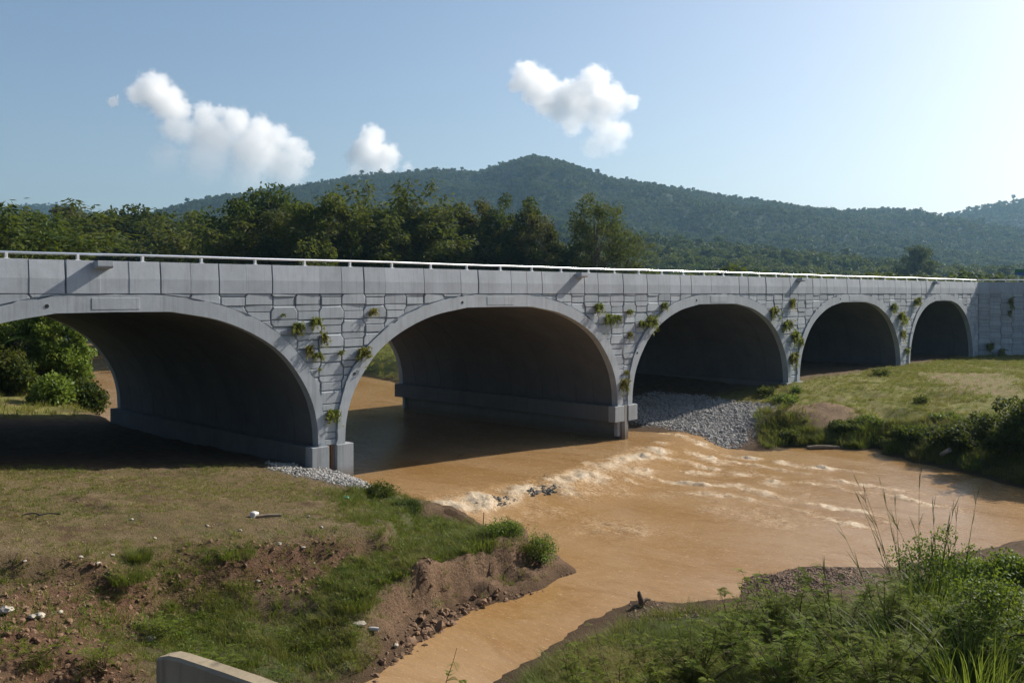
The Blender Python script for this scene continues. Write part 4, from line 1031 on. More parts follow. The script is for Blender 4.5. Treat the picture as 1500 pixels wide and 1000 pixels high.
# near bank, lower right
K_n = tufts('near_tuft', M['grass_lush'], [(16,.35,.010,.9,.12,17),(16,.5,.011,.9,.12,18),(18,.25,.011,.9,.16,19)])
pts = sample((-16,18,-34,-16.5), 42000, lambda x, y: np.clip(zone(x, y, LUSH[3:4], .6)*(.25+1.2*sstep(-.12, .15, fbm(x*.6, y*.6, 341, 4))), 0, 1)*(1-zone(x, y, [BAR], .4)))
scatter('near_bank_grass', pts, rng.uniform(.5, 1.15, len(pts)), rng.uniform(0, 6.28, len(pts)), K_n, 'green grass on the near bank at the lower right', 'grass'); print('near', len(pts))

# ================================================================== GRAVEL, STONES (stuff)
def stone(seed, sub=1):
    bm = bmesh.new(); bmesh.ops.create_icosphere(bm, subdivisions=sub, radius=1); r = random.Random(seed)
    sx, sy, sz = r.uniform(.8, 1.3), r.uniform(.7, 1.1), r.uniform(.5, .85)
    for v in bm.verts:
        k = r.uniform(.72, 1.15); v.co = Vector((v.co.x*sx*k, v.co.y*sy*k, v.co.z*sz*k))
    return bm_mesh('stone', bm)
def stones(seed0, mat, n=5):
    out = []
    for k in range(n):
        me = stone(seed0+k); me.materials.append(mat); out.append(bpy.data.objects.new('stone_kind', me))
    return out
def in_poly(pl, n, s0, s1, kinds, name, label, cat_='gravel', sink=.3, soft=.4):
    P_ = np.array(pl); bx = (P_[:, 0].min()-1, P_[:, 0].max()+1, P_[:, 1].min()-1, P_[:, 1].max()+1)
    x = rng.uniform(bx[0], bx[1], n); y = rng.uniform(bx[2], bx[3], n); ok = rng.random(n) < zone(x, y, [pl], soft); x, y = x[ok], y[ok]
    s = s0*(s1/s0)**(rng.random(len(x))**2); z = height(x, y)+s*(.4-sink)
    scatter(name, np.stack([x, y, z], 1), s, rng.uniform(0, 6.28, len(x)), kinds, label, cat_, tilt=rng.normal(0, .5, (len(x), 2))); print(name, len(x))
M['wet_rock'] = stonemat('wet_rock', (.045,.038,.03), (.17,.15,.125)); KW = stones(60, M['wet_rock'])
KG = stones(1, M['gravel']); KP = stones(20, M['pebble']); KC = stones(40, M['clod'])
in_poly(RIPRAP, 26000, .03, .12, KG, 'riprap', 'slope of loose grey crushed rock beside the second pier', soft=.9)
in_poly(PIERGRAVEL, 9000, .03, .085, KG, 'pier_gravel', 'pale grey gravel spilling round the near pier\'s footing', soft=.35)
in_poly(BAR, 14000, .02, .06, KP, 'gravel_bar', 'brown pebble bar at the water\'s edge, lower right', soft=.3)
in_poly(poly([(930,885,-.5),(1000,890,-.4),(1060,900,-.2),(1000,915,0),(930,905,-.2)]), 3500, .02, .06, KP, 'shore_pebbles', 'dark pebbles on the point beside the driftwood stump', soft=.3)
CLODS = poly([(845,840,-.6),(800,815,.4),(690,830,.5),(600,880,.2),(560,950,-.3),(530,1000,-.5),(600,965,-.5),(700,900,-.5),(800,860,-.5)])
in_poly(CLODS, 5200, .02, .13, KC, 'mud_clods', 'lumps of brown mud along the eroded foot of the left bank', 'mud', soft=.35)
in_poly(CLODS, 420, .07, .26, KC, 'mud_slabs', 'fallen slabs of earth on the face of the eroded left bank', 'mud', soft=.2, sink=.5)
in_poly(REDSOIL[0], 5200, .008, .045, KP, 'soil_pebbles', 'small stones strewn over the reddish earth of the left bank', soft=.8)
in_poly(REDSOIL[0], 4200, .025, .11, KC, 'soil_clods', 'crumbled earth clods on the reddish slope of the left bank', 'earth', soft=.6)
in_poly(REDSOIL[1], 1500, .02, .10, KC, 'mound_clods', 'crumbled earth clods on the mound at the lower left', 'earth', soft=.5)
in_poly(PLATEAU[0], 6500, .008, .035, KP, 'plateau_pebbles', 'scattered small stones on the flat left bank', soft=.8)
WEIR = [poly([(690,736,-.3),(730,729,-.3),(765,730,-.3),(742,740,-.35),(700,745,-.4)]), poly([(768,724,-.3),(790,717,-.25),(826,715,-.25),(822,722,-.3),(780,730,-.35)])]
for i, wp in enumerate(WEIR):
    P_ = np.array(wp); n = 520; x = rng.uniform(P_[:, 0].min(), P_[:, 0].max(), n); y = rng.uniform(P_[:, 1].min(), P_[:, 1].max(), n); ok = sd(x, y, wp) > .5*fbm(x*2, y*2, 7, 3); x, y = x[ok], y[ok]
    s = rng.uniform(.03, .11, len(x)); scatter('weir_rocks', np.stack([x, y, wlevel(x, y)+rng.uniform(-.19, .03, len(x))], 1), s, rng.uniform(0, 6.28, len(x)), KW,
        ['grey rocks breaking the rapids nearest the left bank', 'strip of grey rocks showing in the middle of the rapids'][i], 'rocks', tilt=rng.normal(0, .5, (len(x), 2)))

# ================================================================== WEEDS GROWING OUT OF THE FACADE
def wall_weed(px, py, size, lab, seed, z0=None, wing_=False, dense=1.):
    if wing_: x, y, z = px, py, z0
    else:
        x, z = facade(px, py); y = -.02
    r = np.random.default_rng(seed); n = int(46*dense); paths, lf = [], []
    for k in range(n):
        a = r.uniform(-1.9, 1.9); L = size*r.uniform(.45, 1.1); out_ = r.uniform(.25, .8); up = r.uniform(.1, 1.0); s = np.linspace(0, 1, 7)
        q = np.stack([math.sin(a)*L*.55*s, -out_*L*s*.7, L*(up*s-(.55+.5*r.random())*s*s)], 1)
        paths.append((q, .006*(1-s)+.002)); m_ = 9
        t = r.uniform(.15, 1, m_); c = np.stack([np.interp(t, s, q[:, i]) for i in range(3)], 1)
        lf.append(c+r.normal(0, .03*size, c.shape))
    c = np.concatenate(lf); leaves = rhombi(c, r.uniform(.10, .22, len(c))*size/.55, r.uniform(.03, .06, len(c))*size/.55, r, droop=.2)
    sx_ = r.uniform(.8, 1.35); root = empty('wall_weed', (x, y, z), lab, 'weed', 'weeds growing out of the bridge facing')
    root.scale = (sx_*1.1, 1.1, 1.15*r.uniform(.85, 1.4))
    a = np_mesh('stem', *tubes(paths, 4)); a.materials.append(M['fern']); link(bpy.data.objects.new('stem', a), root)
    a = np_mesh('foliage', *leaves); a.materials.append(M['fern']); link(bpy.data.objects.new('foliage', a), root)
for i, (px, py, sz, lab) in enumerate([
    (434,480,.52,'bushy fern hanging on the first spandrel, leftmost of its cluster'), (461,472,.5,'upright tuft at the top of the first spandrel\'s weed cluster'), (473,494,.42,'sprawling yellowish tuft right of the first spandrel\'s weed cluster'),
    (452,513,.42,'dark tuft at the bottom left of the first spandrel\'s weed cluster'), (465,520,.36,'thin weed at the bottom of the first spandrel\'s weed cluster'), (499,516,.26,'tiny sprig on the first spandrel left of the second arch ring'),
    (467,541,.2,'tiny yellow sprig low on the first spandrel'), (414,461,.16,'tiny sprig near the top left of the first spandrel'), (545,456,.34,'small lone tuft high on the right of the first spandrel'), (530,516,.6,'big bushy fern against the second arch ring on its left side'), (485,606,.5,'fern wedged low between the first two arches'),
    (875,450,.62,'broad yellow-green clump at the top left of the second spandrel'), (890,466,.55,'drooping clump below the broad one on the second spandrel'), (902,466,.5,'rounded clump right of the drooping one on the second spandrel'), (921,457,.42,'thin weed in the middle of the second spandrel'), (938,474,.55,'thin upright weed left of the third arch ring'),
    (952,471,.7,'large ragged clump against the third arch ring'), (971,447,.5,'small clump at the top right of the second spandrel'), (921,490,.4,'small wisp low on the second spandrel'), (911,563,.6,'dark weed wedged low between the second and third arches'), (916,545,.35,'small sprig above the weed wedged between the second and third arches'),
    (1131,457,.7,'leftmost clump on the third spandrel by the third arch ring'), (1159,443,.6,'clump near the top of the third spandrel'), (1150,476,.9,'large bushy clump low on the third spandrel'), (1162,492,.8,'bushy clump just below the largest one on the third spandrel'), (1160,524,.8,'weeds filling the gap between the third and fourth arches'), (1172,500,.5,'small clump touching the fourth arch ring'),
    (1307,450,.7,'upper left clump on the fourth spandrel'), (1318,464,.95,'largest dark clump on the fourth spandrel'), (1341,441,.85,'tall clump high on the right of the fourth spandrel'), (1325,470,.6,'small clump right of the largest one on the fourth spandrel'), (1320,489,.7,'drooping weed low on the fourth spandrel'), (1327,513,.7,'yellowish weed at the foot between the fourth and fifth arches')]):
    wall_weed(px, py, sz, lab, 400+i, dense=.55 if sz < .3 else 1)
wd = np.array([math.cos(R(-45.5)), math.sin(R(-45.5))])
for i, (l_, z_, s_, lab) in enumerate([(3.2,7.5,.8,'upper weed on the shaded approach wall'), (3.1,6.4,.5,'lower weed on the shaded approach wall'), (1.0,3.0,1.0,'bushy weeds in the corner between last arch and approach wall'), (2.2,2.3,1.0,'low weeds at the foot of the shaded approach wall')]):
    wall_weed(78.55+wd[0]*l_-.05, .06+wd[1]*l_-.05, s_, lab, 480+i, z0=z_, wing_=True)

# ================================================================== THINGS ON THE LEFT BANK
def on_ground(px, py, zg):
    """march the view ray to the terrain"""
    ds = np.linspace(6, 90, 1700); pp = CAM[None]+ds[:, None]*FWD+((px-750)/FPX*ds)[:, None]*RGT
    zr = EYE+(430-py)/FPX*ds; zt = np.maximum(height(pp[:, 0], pp[:, 1]), wlevel(pp[:, 0], pp[:, 1])-.05); k = np.argmax(zr < zt)
    return float(pp[k, 0]), float(pp[k, 1]), float(zt[k])
ROCKS = [(193,762,.10,'white rock beside the small brown hollow on the flat left bank'), (409,798,.13,'pale rock on the lip above the grassy slope, larger of the two'), (444,803,.10,'pale rock on the lip above the grassy slope, smaller of the two'), (471,774,.10,'tan rock beyond the lip on the flat left bank'), (378,853,.09,'pale rock in the grass below the lip'),
         (143,829,.11,'brownish-white rock on the edge of the red earth'), (165,815,.09,'white rock just beyond the red earth\'s edge'), (150,810,.06,'small white stone beside the white rock at the red earth\'s edge'), (118,818,.10,'flat pale rock at the red earth\'s edge'), (57,905,.20,'big pale rock at the head of the feathery seedlings'), (87,898,.12,'white rock on the mound beside the feathery seedlings'), (8,897,.25,'large flat stone at the left edge on the mound'), (47,908,.16,'white rock partly hidden by seedlings near the left edge'),
         (220,938,.22,'large tan stone just above the broken concrete wall'), (525,917,.24,'flat pale stone high on the mud bank'), (580,947,.13,'pinkish stone at the foot of the mud bank'), (36,823,.08,'small pale rock on the left of the flat bank'), (227,789,.09,'grey rock in the middle of the flat bank'), (304,771,.08,'small pale rock among rubble on the flat bank'), (352,778,.08,'grey-white rock right of the rubble on the flat bank'), (528,757,.10,'pale rock near the bank\'s right edge'), (452,757,.08,'small tan stone near the litter on the flat bank'), (460,826,.07,'small stone in the dark earth below the lip'), (525,840,.08,'small stone on the slope above the eroded bank'), (795,878,.09,'white stone on the mud point by the water')]
for i, (px, py, s, lab) in enumerate(ROCKS):
    x, y, z = on_ground(px, py, 1); me = stone(700+i, 2); me.materials.append(M['stone'])
    o = bpy.data.objects.new('rock', me); o.location = (x, y, z+s*.2); o.scale = (s*.66, s*.66, s*.5); o.rotation_euler = (0, 0, i*1.3); link(o); tag(o, lab, 'rock', 'loose rocks on the left bank')
x, y, z = on_ground(372, 757, 1)
o = box('litter_block', -.14, .14, -.09, .09, -.05, .13, M['white'], None, .03); o.location = (x, y, z+.03); o.rotation_euler = (.2, .1, .5); tag(o, 'white litter block lying on the flat left bank', 'litter')
x, y, z = on_ground(392, 759, 1); V_, F_ = tubes([(np.array([(-.45,0,.05),(0,.02,.06),(.4,0,.05)]), [.05,.055,.05])], 8)
tag(obj('timber_offcut', np_mesh('timber_offcut', V_, F_, True), M['log'], None, (x, y, z+.02), (0, 0, -.5)), 'short brown timber offcut beside the white litter block', 'timber')
x, y, z = on_ground(508, 731, 1); me = stone(811, 2); me.materials.append(M['teal']); o = bpy.data.objects.new('plastic_bag', me); o.location = (x, y, z+.05); o.scale = (.13,.10,.09); link(o); tag(o, 'crumpled teal plastic bag near the near pier', 'bag')
x, y, z = on_ground(708, 772, .6); V_, F_ = tubes([(np.array([(0,0,-.2),(.01,0,.25),(.03,.0,.5)]), [.02,.018,.014])], 6)
tag(obj('stake', np_mesh('stake', V_, F_, True), M['stick'], None, (x, y, z+.05)), 'thin dark stake standing on the bank beside the rapids', 'stake')
x, y, z = on_ground(548, 928, .2); V_, F_ = tubes([(np.array([(-.12,0,.05),(.0,0,.055),(.12,0,.05)]), [.05,.055,.05])], 10)
tag(obj('litter_bottle', np_mesh('litter_bottle', V_, F_, True), M['white'], None, (x, y, z+.03), (0, 0, 2.2)), 'white litter bottle on the mud bank below the flat pale stone', 'bottle')
for i, (px, py, w, lab) in enumerate([(32,756,.5,'short curved black hose scrap at the far left of the flat bank'), (52,758,.6,'longer curved black hose scrap on the flat left bank')]):
    x, y, z = on_ground(px, py, 2); s = np.linspace(0, 1, 9); q = np.stack([w*s, .15*np.sin(s*3), .03+.02*np.sin(s*3.14)], 1)
    V_, F_ = tubes([(q, np.full(9, .018))], 6); tag(obj('hose_scrap', np_mesh('hose_scrap', V_, F_, True), M['hole'], None, (x, y, z), (0, 0, -.9+.5*i)), lab, 'hose', 'hose scraps on the bank')
# driftwood stump, log, pale drain pipe
x, y, z = on_ground(940, 888, -.4); V_, F_ = tubes([(np.array([(0,0,-.2),(.02,.02,.15),(-.04,.05,.32),(-.02,.08,.42)]), [.10,.09,.07,.04]), (np.array([(0,0,.1),(.15,-.05,.18),(.28,-.1,.16)]), [.06,.05,.02]), (np.array([(0,0,.0),(-.2,.1,.05),(-.4,.1,0)]), [.06,.04,.02])], 7)
tag(obj('driftwood_stump', np_mesh('driftwood_stump', V_, F_, True), M['stick'], None, (x, y, z)), 'small dark driftwood stump on the near shore point', 'driftwood')
x, y, z = on_ground(1205, 659, -.5); V_, F_ = tubes([(np.array([(-.9,0,.02),(-.3,.02,.06),(.4,0,.05),(1.0,.05,.02)]), [.11,.12,.11,.09])], 9)
tag(obj('driftwood_log', np_mesh('driftwood_log', V_, F_, True), M['log'], None, (x, y, z+.12), (0, 0, -.75)), 'pale driftwood log at the right bank\'s waterline', 'log')
x, y, z = on_ground(1385, 672, 0); bm = bmesh.new(); bmesh.ops.create_cone(bm, cap_ends=False, segments=16, radius1=.11, radius2=.11, depth=.8)
r_ = bmesh.ops.solidify(bm, geom=bm.faces[:], thickness=.03)
tag(obj('drain_pipe', bm_mesh('drain_pipe', bm), M['stone'], None, (x, y, z+.35), (R(62), 0, R(-35))), 'pale drain pipe sticking out of the shaded right bank', 'pipe')
for i, (px, py, lab) in enumerate([(674,668,'small dark stick floating left in the shadow-edge water'), (800,699,'small dark stick caught above the rapids')]):
    x, y = un(px, py, 0); V_, F_ = tubes([(np.array([(-.3,0,0),(0,.03,.05),(.25,0,.02)]), [.03,.035,.02]), (np.array([(0,.03,.05),(.05,.1,.16)]), [.02,.01])], 6)
    tag(obj('floating_stick', np_mesh('floating_stick', V_, F_, True), M['stick'], None, (x, y, .0), (0, 0, i+.3)), lab, 'stick', 'sticks in the river')

# broken concrete wall in the foreground
zt = EYE+(430-952)/FPX*9.0
a0 = np.array(at(229, 9.0)); a1 = np.array(at(372, (EYE-zt)*FPX/(1002-430)))
dv = (a1-a0)/np.linalg.norm(a1-a0); ang = math.atan2(dv[1], dv[0])
bm = bmesh.new(); LW = 4.2; TH = .17; n = 26; rr = random.Random(3)
rows = []
for i in range(n+1):
    xx = LW*i/n; top = -.05*math.exp(-xx*6)-.004*rr.random()-(.02 if i == 0 else 0)
    rows.append([bm.verts.new(c) for c in ((xx, 0, -2.4), (xx, 0, top-.03+.006*rr.random()), (xx, .02+.006*rr.random(), top), (xx, TH-.02, top+.004*rr.random()), (xx, TH, top-.02), (xx, TH, -2.4))])
for i in range(n):
    for j in range(5): bm.faces.new([rows[i][j], rows[i+1][j], rows[i+1][j+1], rows[i][j+1]])
bm.faces.new(rows[0]); bm.faces.new(rows[-1][::-1]); bmesh.ops.recalc_face_normals(bm, faces=bm.faces)
tag(obj('broken_wall', bm_mesh('broken_wall', bm), M['oldwall'], None, (a0[0], a0[1], zt), (0, 0, ang)), 'weathered stained concrete wall stub at the bottom left', 'wall')

# road sign beyond the bridge
x, y = at(1503, 135); z = zat(402, 135)
sg = empty('road_sign', (x, y, 8.7), 'green and blue road sign board at the far right behind the rail', 'sign', rz=math.atan2(FWD[1], FWD[0])-R(90))
box('sign_board', -1.6, 1.6, -.04, .0, z-8.7-.1, z-8.7+.75, M['sign_g'], sg, .01)
box('blue_band', -1.55, 1.55, -.05, -.042, z-8.7-.08, z-8.7+.28, M['sign_b'], sg)
for s in (-1.1, 1.1): box('post', s-.05, s+.05, .0, .1, -.2, z-8.7+.7, M['post'], sg)

# ================================================================== SHRUBS AND REEDS IN THE FOREGROUND
def feathery(seed, h, w, nst, nfr=10, name='feathery'):
    """stems with pinnate fronds"""
    r = np.random.default_rng(seed); paths, lv = [], []
    for k in range(nst):
        a = r.uniform(0, 6.28); hh = h*r.uniform(.5, 1.08); ln = w*r.uniform(.15, 1.0); s = np.linspace(0, 1, 8)
        q = np.stack([math.cos(a)*ln*s**1.3+.06*np.sin(s*7+k), math.sin(a)*ln*s**1.3+.06*np.cos(s*6+k), hh*(s-.12*s**3*ln/w)], 1); paths.append((q, .013*(1-s)*h/2+.003))
        for f in range(nfr):
            t0 = r.uniform(.22, 1)**.8; o_ = np.array([np.interp(t0, s, q[:, i]) for i in range(3)]); b_ = r.uniform(0, 6.28); L = r.uniform(.14, .30)*(1.15-.5*t0)
            dr = np.array([math.cos(b_), math.sin(b_), r.uniform(-.1, .7)]); dr /= np.linalg.norm(dr); u_ = np.linspace(0, 1, 5)
            fr = o_+dr*L*u_[:, None]+np.array([0, 0, -.35*L])*(u_**2)[:, None]; paths.append((fr, .003*(1-u_)+.001))
            sdv = np.cross(dr, [0, 0, 1.]); sdv /= np.linalg.norm(sdv)+1e-9
            m_ = 9; tt_ = np.linspace(.12, 1, m_); c = np.stack([np.interp(tt_, u_, fr[:, i]) for i in range(3)], 1)
            for sg_ in (-1, 1):
                pl_ = .062*np.sin(tt_*2.6+.35); ax = sdv*sg_+dr*.55+np.array([0, 0, .12]); ax /= np.linalg.norm(ax); tip = c+ax*pl_[:, None]; wv = dr*.008
                lv.append(np.stack([c, (c+tip)/2+wv, tip, (c+tip)/2-wv], 1).reshape(-1, 3))
    Vl = np.concatenate(lv); return tubes(paths, 4), (Vl, np.arange(len(Vl)).reshape(-1, 4))
def plant(name, stems, leaves, loc, lab, cat_, group, leafm, stemm='stick', s=1, rz=0):
    root = empty(name, loc, lab, cat_, group, rz=rz, s=s)
    a = np_mesh('stem', *stems, smooth=True); a.materials.append(M[stemm]); link(bpy.data.objects.new('stem', a), root)
    a = np_mesh('foliage', *leaves); a.materials.append(M[leafm]); link(bpy.data.objects.new('foliage', a), root)
    return root
def gz1(x, y): return float(height(np.array([x]), np.array([y]))[0])
FE = [ # px, depth, top row, half width m, stems, label
 (1075,17.0,852,.9,16,'feathery-leaved shrub at the left end of the foreground thicket'), (1150,15.5,838,1.0,22,'tall feathery shrub beside the brown pebble bar'), (1235,15.0,835,1.1,24,'feathery shrub with bare dark twigs, second from the reeds'),
 (1310,14.0,838,1.0,26,'feathery shrub just left of the tall reeds'), (1160,12.5,900,1.0,22,'dense feathery shrub at the bottom, below the pebble bar'), (1290,11.5,905,1.0,22,'dense feathery shrub at the bottom, below the reeds\' left side'), (1020,14.5,905,.8,16,'low feathery shrub at the bottom, right of the grassy shore'),
 (910,13.0,925,.7,10,'thin feathery seedling rising before the brown pool'), (850,12.5,945,.5,8,'small feathery seedling left of the grassy shore'), (1405,13.0,872,1.1,26,'feathery shrub at the bottom right under the reeds'), (960,15.5,920,.6,9,'sparse feathery seedling before the driftwood stump')]
for i, (px, d, top, w, ns, lab) in enumerate(FE):
    x, y = at(px, d); z = gz1(x, y); h = max(.5, zat(top, d)-z); st, lf = feathery(900+i, h, w, int(ns*1.5), 26)
    plant('feathery_shrub', st, lf, (x, y, z-.05), lab, 'shrub', 'feathery shrubs in the foreground', 'mimosa')
for i, (px, py, h, lab) in enumerate([(150,960,.9,'feathery seedlings sprawling over the mound at the lower left'), (60,950,.8,'feathery seedling on the mound nearest the left edge'), (225,915,.7,'feathery seedling at the upper right of the mound'), (300,960,.6,'feathery seedling behind the concrete wall stub')]):
    x, y, z = on_ground(px, py+25, 1); st, lf = feathery(930+i, h, 1.1, 12, 12)
    plant('feathery_seedling', st, lf, (x, y, z-.03), lab, 'seedling', 'feathery seedlings on the left bank', 'mimosa')
x, y = at(640, 10.5); z = gz1(x, y); st, lf = feathery(950, max(.6, zat(940, 10.5)-z), .5, 5, 9)
plant('feathery_seedling', st, lf, (x, y, z), 'leaning seedling at the bottom edge before the brown pool', 'seedling', 'feathery seedlings on the left bank', 'mimosa')
# reeds
def reeds(seed, n, h, w, spread, nst):
    r = np.random.default_rng(seed); V, F = blades(n, h, w, .55, spread, seed, 5); paths = []
    for k in range(nst):
        a = r.uniform(0, 6.28); hh = h*r.uniform(1.1, 1.75); ln = hh*r.uniform(.05, .32); s = np.linspace(0, 1, 9)
        q = np.stack([math.cos(a)*(spread*.5+ln*s**1.8), math.sin(a)*(spread*.5+ln*s**1.8), hh*s], 1); paths.append((q, .009*(1-s*.8)))
        for j in range(7):
            t0 = r.uniform(.45, 1); o_ = np.array([np.interp(t0, s, q[:, i]) for i in range(3)]); d_ = (q[-1]-q[-3]); d_ /= np.linalg.norm(d_); e = d_+r.normal(0, .18, 3); paths.append((np.stack([o_, o_+e*.1, o_+e*.22]), [.006,.005,.001]))
    return tubes(paths, 4), (V, F)
RE = [(1345,15.0,805,70,10,.012,'tall clump of reeds with flower stalks standing before the river'), (1390,15.5,812,55,8,.012,'reed clump with leaning stalks right of the tallest reeds'), (1440,14.0,875,60,3,.013,'arching reed clump with one spike at the right'), (1330,13.0,880,60,2,.012,'lower reed clump in front of the tall stalks'), (1490,13.5,880,60,1,.013,'arching grass clump at the right edge'), (1420,12.0,900,60,1,.012,'coarse grass clump low at the bottom right'), (1250,13.5,890,45,1,.011,'grass clump among the feathery shrubs')]
for i, (px, d, top, n, ns, w, lab) in enumerate(RE):
    x, y = at(px, d); z = gz1(x, y); h = max(.6, zat(top, d)-z); st, lf = reeds(960+i, n*4, h, w*1.4, .45, ns)
    plant('reed_clump', st, lf, (x, y, z-.05), lab, 'reeds', 'reeds and coarse grass clumps', 'reed', 'reed')
# leafy bushes by the water, lower right, and on the shaded right bank
def leafy(px, d, top, wpx, lab, lf='bush_fg', nl=5000, leaf=.09, seed=0, grp='leafy bushes on the right'):
    x, y = at(px, d); z = gz1(x, y); h = max(.5, zat(top, d)-z); w = wpx/FPX*d/2
    r = np.random.default_rng(seed); C, cr = crown_round(r, h, 0, w, 50, nl, leaf, cl_r=.32*max(1, w/1.2), hollow=.55); st = limbs(r, h*.8, C, 14, .035*max(1, w), .03)
    plant('leafy_bush', st, cr, (x, y, z-.05), lab, 'bush', grp, lf)
leafy(1420, 24, 812, 90, 'rounded leafy bush at the water edge behind the reeds', seed=1)
leafy(1485, 23, 805, 90, 'rounded leafy bush at the right edge behind the reeds', seed=2)
leafy(1368, 16.5, 768, 125, 'vine-covered leafy bush inside the tall reeds', nl=9000, leaf=.055, seed=3)
leafy(1468, 13.0, 842, 170, 'dark leafy bush in the bottom right corner', nl=9000, leaf=.055, seed=4)
leafy(1480, 47.5, 585, 120, 'tall dark bush overhanging the water at the right edge', 'leaf_dark', 6000, .22, 5)
leafy(1420, 50.5, 622, 120, 'dark bush on the shaded bank left of the tall one at the right edge', 'leaf_dark', 5000, .2, 6)
leafy(1345, 53.5, 628, 90, 'leafy bush on the shaded bank above the pale drain pipe', 'leaf_mid', 3500, .18, 7)
leafy(1530, 46, 560, 140, 'large dark bush running out of the right edge above the water', 'leaf_dark', 6000, .22, 8)
leafy(1150, 57, 630, 62, 'light green bush on the bank edge left of the driftwood log', 'leaf_olive', 3000, .16, 9)
leafy(1232, 57, 643, 50, 'olive bush on the bank edge above the driftwood log', 'leaf_olive', 3000, .16, 10)
leafy(1122, 66, 566, 24, 'small upright green bush at the top of the rock slope', 'leaf_mid', 900, .14, 11)
leafy(1150, 64, 583, 55, 'low spreading green bush at the edge of the rock slope', 'bush_fg', 1500, .14, 12)
leafy(1166, 66, 570, 14, 'slim leafy sapling beside the low spreading bush', 'leaf_bright', 400, .14, 13)
leafy(1350, 62, 607, 24, 'small pale sapling in the meadow near the right bank', 'leaf_olive', 500, .14, 14)
leafy(1272, 57.5, 628, 52, 'dark rank bush at the water edge right of the bare earth mound', 'bush_fg', 2600, .15, 16)
leafy(1312, 55.0, 650, 60, 'dense bush at the water edge left of the pale drain pipe', 'leaf_mid', 2600, .15, 17)
leafy(1385, 56, 622, 46, 'green bush on the bank top behind the pale drain pipe', 'bush_fg', 2600, .15, 18)
leafy(558, 36.2, 722, 46, 'dark scrubby bush on the bank between the near pier and the rapids', 'leaf_mid', 2200, .09, 21)
leafy(598, 35.4, 732, 52, 'low dark scrub beside the head of the rapids', 'leaf_dark', 2200, .09, 22)
leafy(790, 30.6, 776, 50, 'bushy green cushion crowning the point of the left bank', 'bush_fg', 2200, .07, 23)
leafy(735, 30.6, 770, 70, 'bushy green cushion just left of the bank\'s point', 'bush_fg', 2600, .07, 24)
leafy(1290, 74, 545, 30, 'small round bush in the meadow before the fourth pier', 'leaf_mid', 700, .16, 15)
for i, (px, py, w, lab) in enumerate([(720,785,95,'dense bright grass cushion on the bank top left of the point'), (775,795,70,'grass cushion at the very point of the left bank'), (345,805,60,'bright tall grass tuft on the lip of the left bank'), (205,812,36,'small bright tuft standing alone on the lip at the left'), (520,880,60,'bright grass hummock on the slope above the mud'), (185,845,50,'dark grass clump below the lip at the left')]):
    x, y, z = on_ground(px, py+8, .8); dd = cam_depth(x, y); V_, F_ = blades(420, .42, .013, .8, w/FPX*dd/2, 970+i, 3)
    me = np_mesh('grass_clump', V_, F_); tag(obj('grass_clump', me, M['grass_lush'], None, (x, y, z-.03)), lab, 'grass clump', 'grass clumps on the left bank')

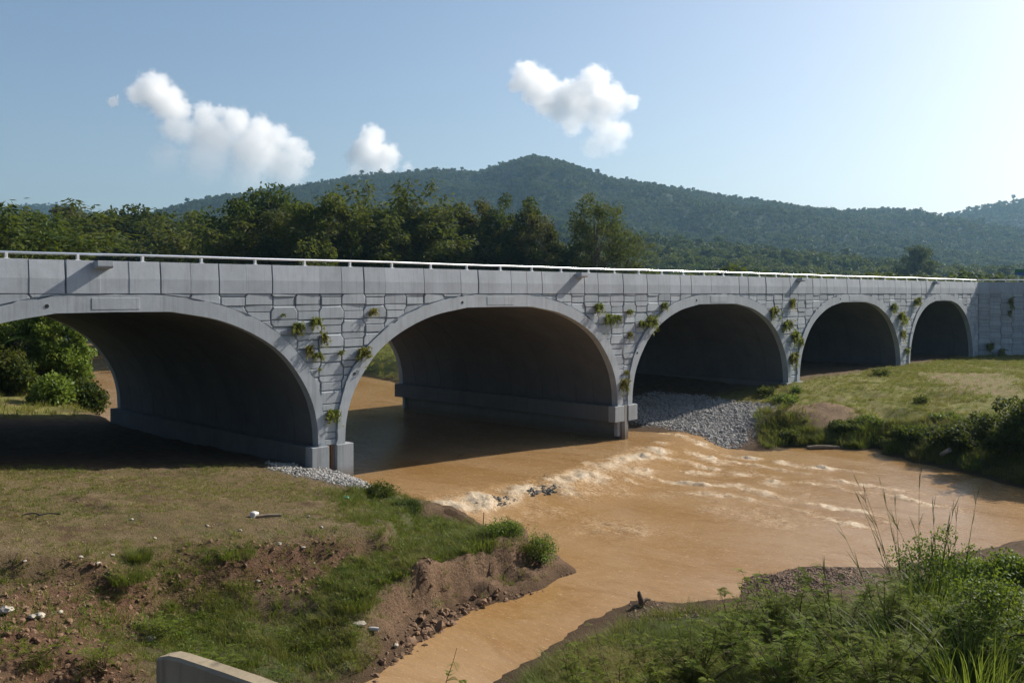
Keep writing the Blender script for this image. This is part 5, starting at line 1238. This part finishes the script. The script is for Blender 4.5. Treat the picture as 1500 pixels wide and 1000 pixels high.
# ================================================================== CLOUDS (volumes) AND HAZE
def cloud(name, lab, D, puffs, dens, seed, fade=None, thin=.06, amp=1.35):
    """puffs: (px, py, radius px) in the photograph -> one cloud volume at distance D, its density a billowing field round the
    puffs' centres broken up by noise; fade: rows (top, base, lean) between which it thins out"""
    r = random.Random(seed); bm = bmesh.new(); k = D/FPX
    mx, my = np.mean([p[0] for p in puffs]), np.mean([p[1] for p in puffs])
    cx, cy_ = at(mx, D); cz = zat(my, D)
    m, t, out = nodes(name+'_vapour'); b = NB(t)
    oc = b.n('ShaderNodeTexCoord').outputs['Object']
    wn = b.n('ShaderNodeTexNoise', {'Vector': oc, 'Scale': 1/(9*k), 'Detail': 5., 'Roughness': .6}).outputs['Color']
    wv = b.n('ShaderNodeVectorMath', {0: wn, 1: (.5,.5,.5)}, operation='SUBTRACT').outputs[0]
    q = b.n('ShaderNodeVectorMath', {0: wv, 1: (19*k,)*3, 2: oc}, operation='MULTIPLY_ADD').outputs[0]
    field = None
    for px, py, rad in puffs:
        dpt = D + r.uniform(-.5, .5)*rad*k; x, y = at(px, dpt); c = (x-cx, y-cy_, zat(py, dpt)-cz); R_ = rad*1.25*k
        bmesh.ops.create_icosphere(bm, subdivisions=2, radius=R_*1.45, matrix=Matrix.Translation(c))
        ds = b.n('ShaderNodeVectorMath', {0: q, 1: c}, operation='DISTANCE').outputs['Value']
        f = b.math('MULTIPLY_ADD', ds, -1/R_); f.node.inputs[2].default_value = 1.0
        field = f if field is None else b.math('SMOOTH_MAX', field, f)
        if field is not f: field.node.inputs[2].default_value = .18
    nz = b.noise(oc, 1/(15*k), 8, .66)
    g = b.math('ADD', field, b.math('MULTIPLY', b.math('SUBTRACT', nz, .5), amp))
    f = b.n('ShaderNodeMapRange', {0: g, 1: .03, 2: .48, 3: 0., 4: 1.}, interpolation_type='SMOOTHSTEP').outputs[0]
    if fade:
        sp = b.n('ShaderNodeSeparateXYZ', {0: oc}); u_ = b.math('ADD', b.math('MULTIPLY', sp.outputs[0], float(RGT[0])), b.math('MULTIPLY', sp.outputs[1], float(RGT[1])))
        hh = b.math('ADD', sp.outputs[2], b.math('MULTIPLY', u_, fade[2]))
        gg = b.n('ShaderNodeMapRange', {0: hh, 1: (my-fade[1])*k, 2: (my-fade[0])*k, 3: thin, 4: 1.0}, interpolation_type='SMOOTHSTEP').outputs[0]
        f = b.math('MULTIPLY', f, b.math('POWER', gg, 2.))
    pv = t.nodes.new('ShaderNodeVolumePrincipled'); pv.inputs['Color'].default_value = (1,1,1,1); pv.inputs['Anisotropy'].default_value = .45
    t.links.new(b.math('MULTIPLY', f, dens), pv.inputs['Density']); t.links.new(pv.outputs[0], out.inputs['Volume'])
    o = obj(name, bm_mesh(name, bm), m, None, (cx, cy_, cz)); md = o.modifiers.new('union', 'REMESH'); md.mode = 'VOXEL'; md.voxel_size = 30
    return tag(o, lab, 'cloud', 'clouds', 'thing')
DC = 9000.
cloud('cloud', 'long cumulus bank trailing down to the right over the left hills', DC,
      [(225,135,26),(198,138,14),(245,150,26),(262,165,18),(300,168,17),(322,164,10),(345,180,22),(380,190,20),(405,203,20),(430,220,20),(448,232,14),(310,205,34),(370,225,38),(420,248,30),(260,190,24),(300,240,34),(240,235,26),(360,262,30)], 1.0/85, 1, (150, 290, .28), .18)
cloud('cloud', 'small upright cumulus rising behind the left shoulder of the hill', DC, [(545,202,18),(533,215,14),(540,225,24),(525,230,18),(565,230,20),(555,245,24),(530,255,20),(597,246,8)], 1.0/75, 2, (205, 275, 0), .45)
cloud('cloud', 'ragged white cumulus above the summit', DC, [(773,112,22),(790,130,26),(825,135,18),(872,118,22),(895,148,24),(870,148,24),(820,158,22),(838,182,18),(895,200,26),(870,215,18),(912,192,14),(800,150,20),(845,140,24),(850,165,22),(880,178,20),(755,125,12),(925,150,12)], 1.0/85, 3, (120, 240, 0), .42)
cloud('cloud', 'tiny wisp of cloud at the far left', DC, [(166,149,7),(172,143,4)], 1.0/60, 4)
bm = bmesh.new(); box_bm(bm, CAM[0]-4600, CAM[0]+4600, CAM[1]-4600, CAM[1]+4600, -8, 460)
hz_ = obj('haze', bm_mesh('haze', bm)); m, t, out = nodes('haze_air')
pv = t.nodes.new('ShaderNodeVolumePrincipled'); pv.inputs['Color'].default_value = (.42,.72,1,1); pv.inputs['Density'].default_value = .000092; pv.inputs['Anisotropy'].default_value = .35
t.links.new(pv.outputs[0], out.inputs['Volume']); hz_.data.materials.append(m); tag(hz_, kind='stuff')
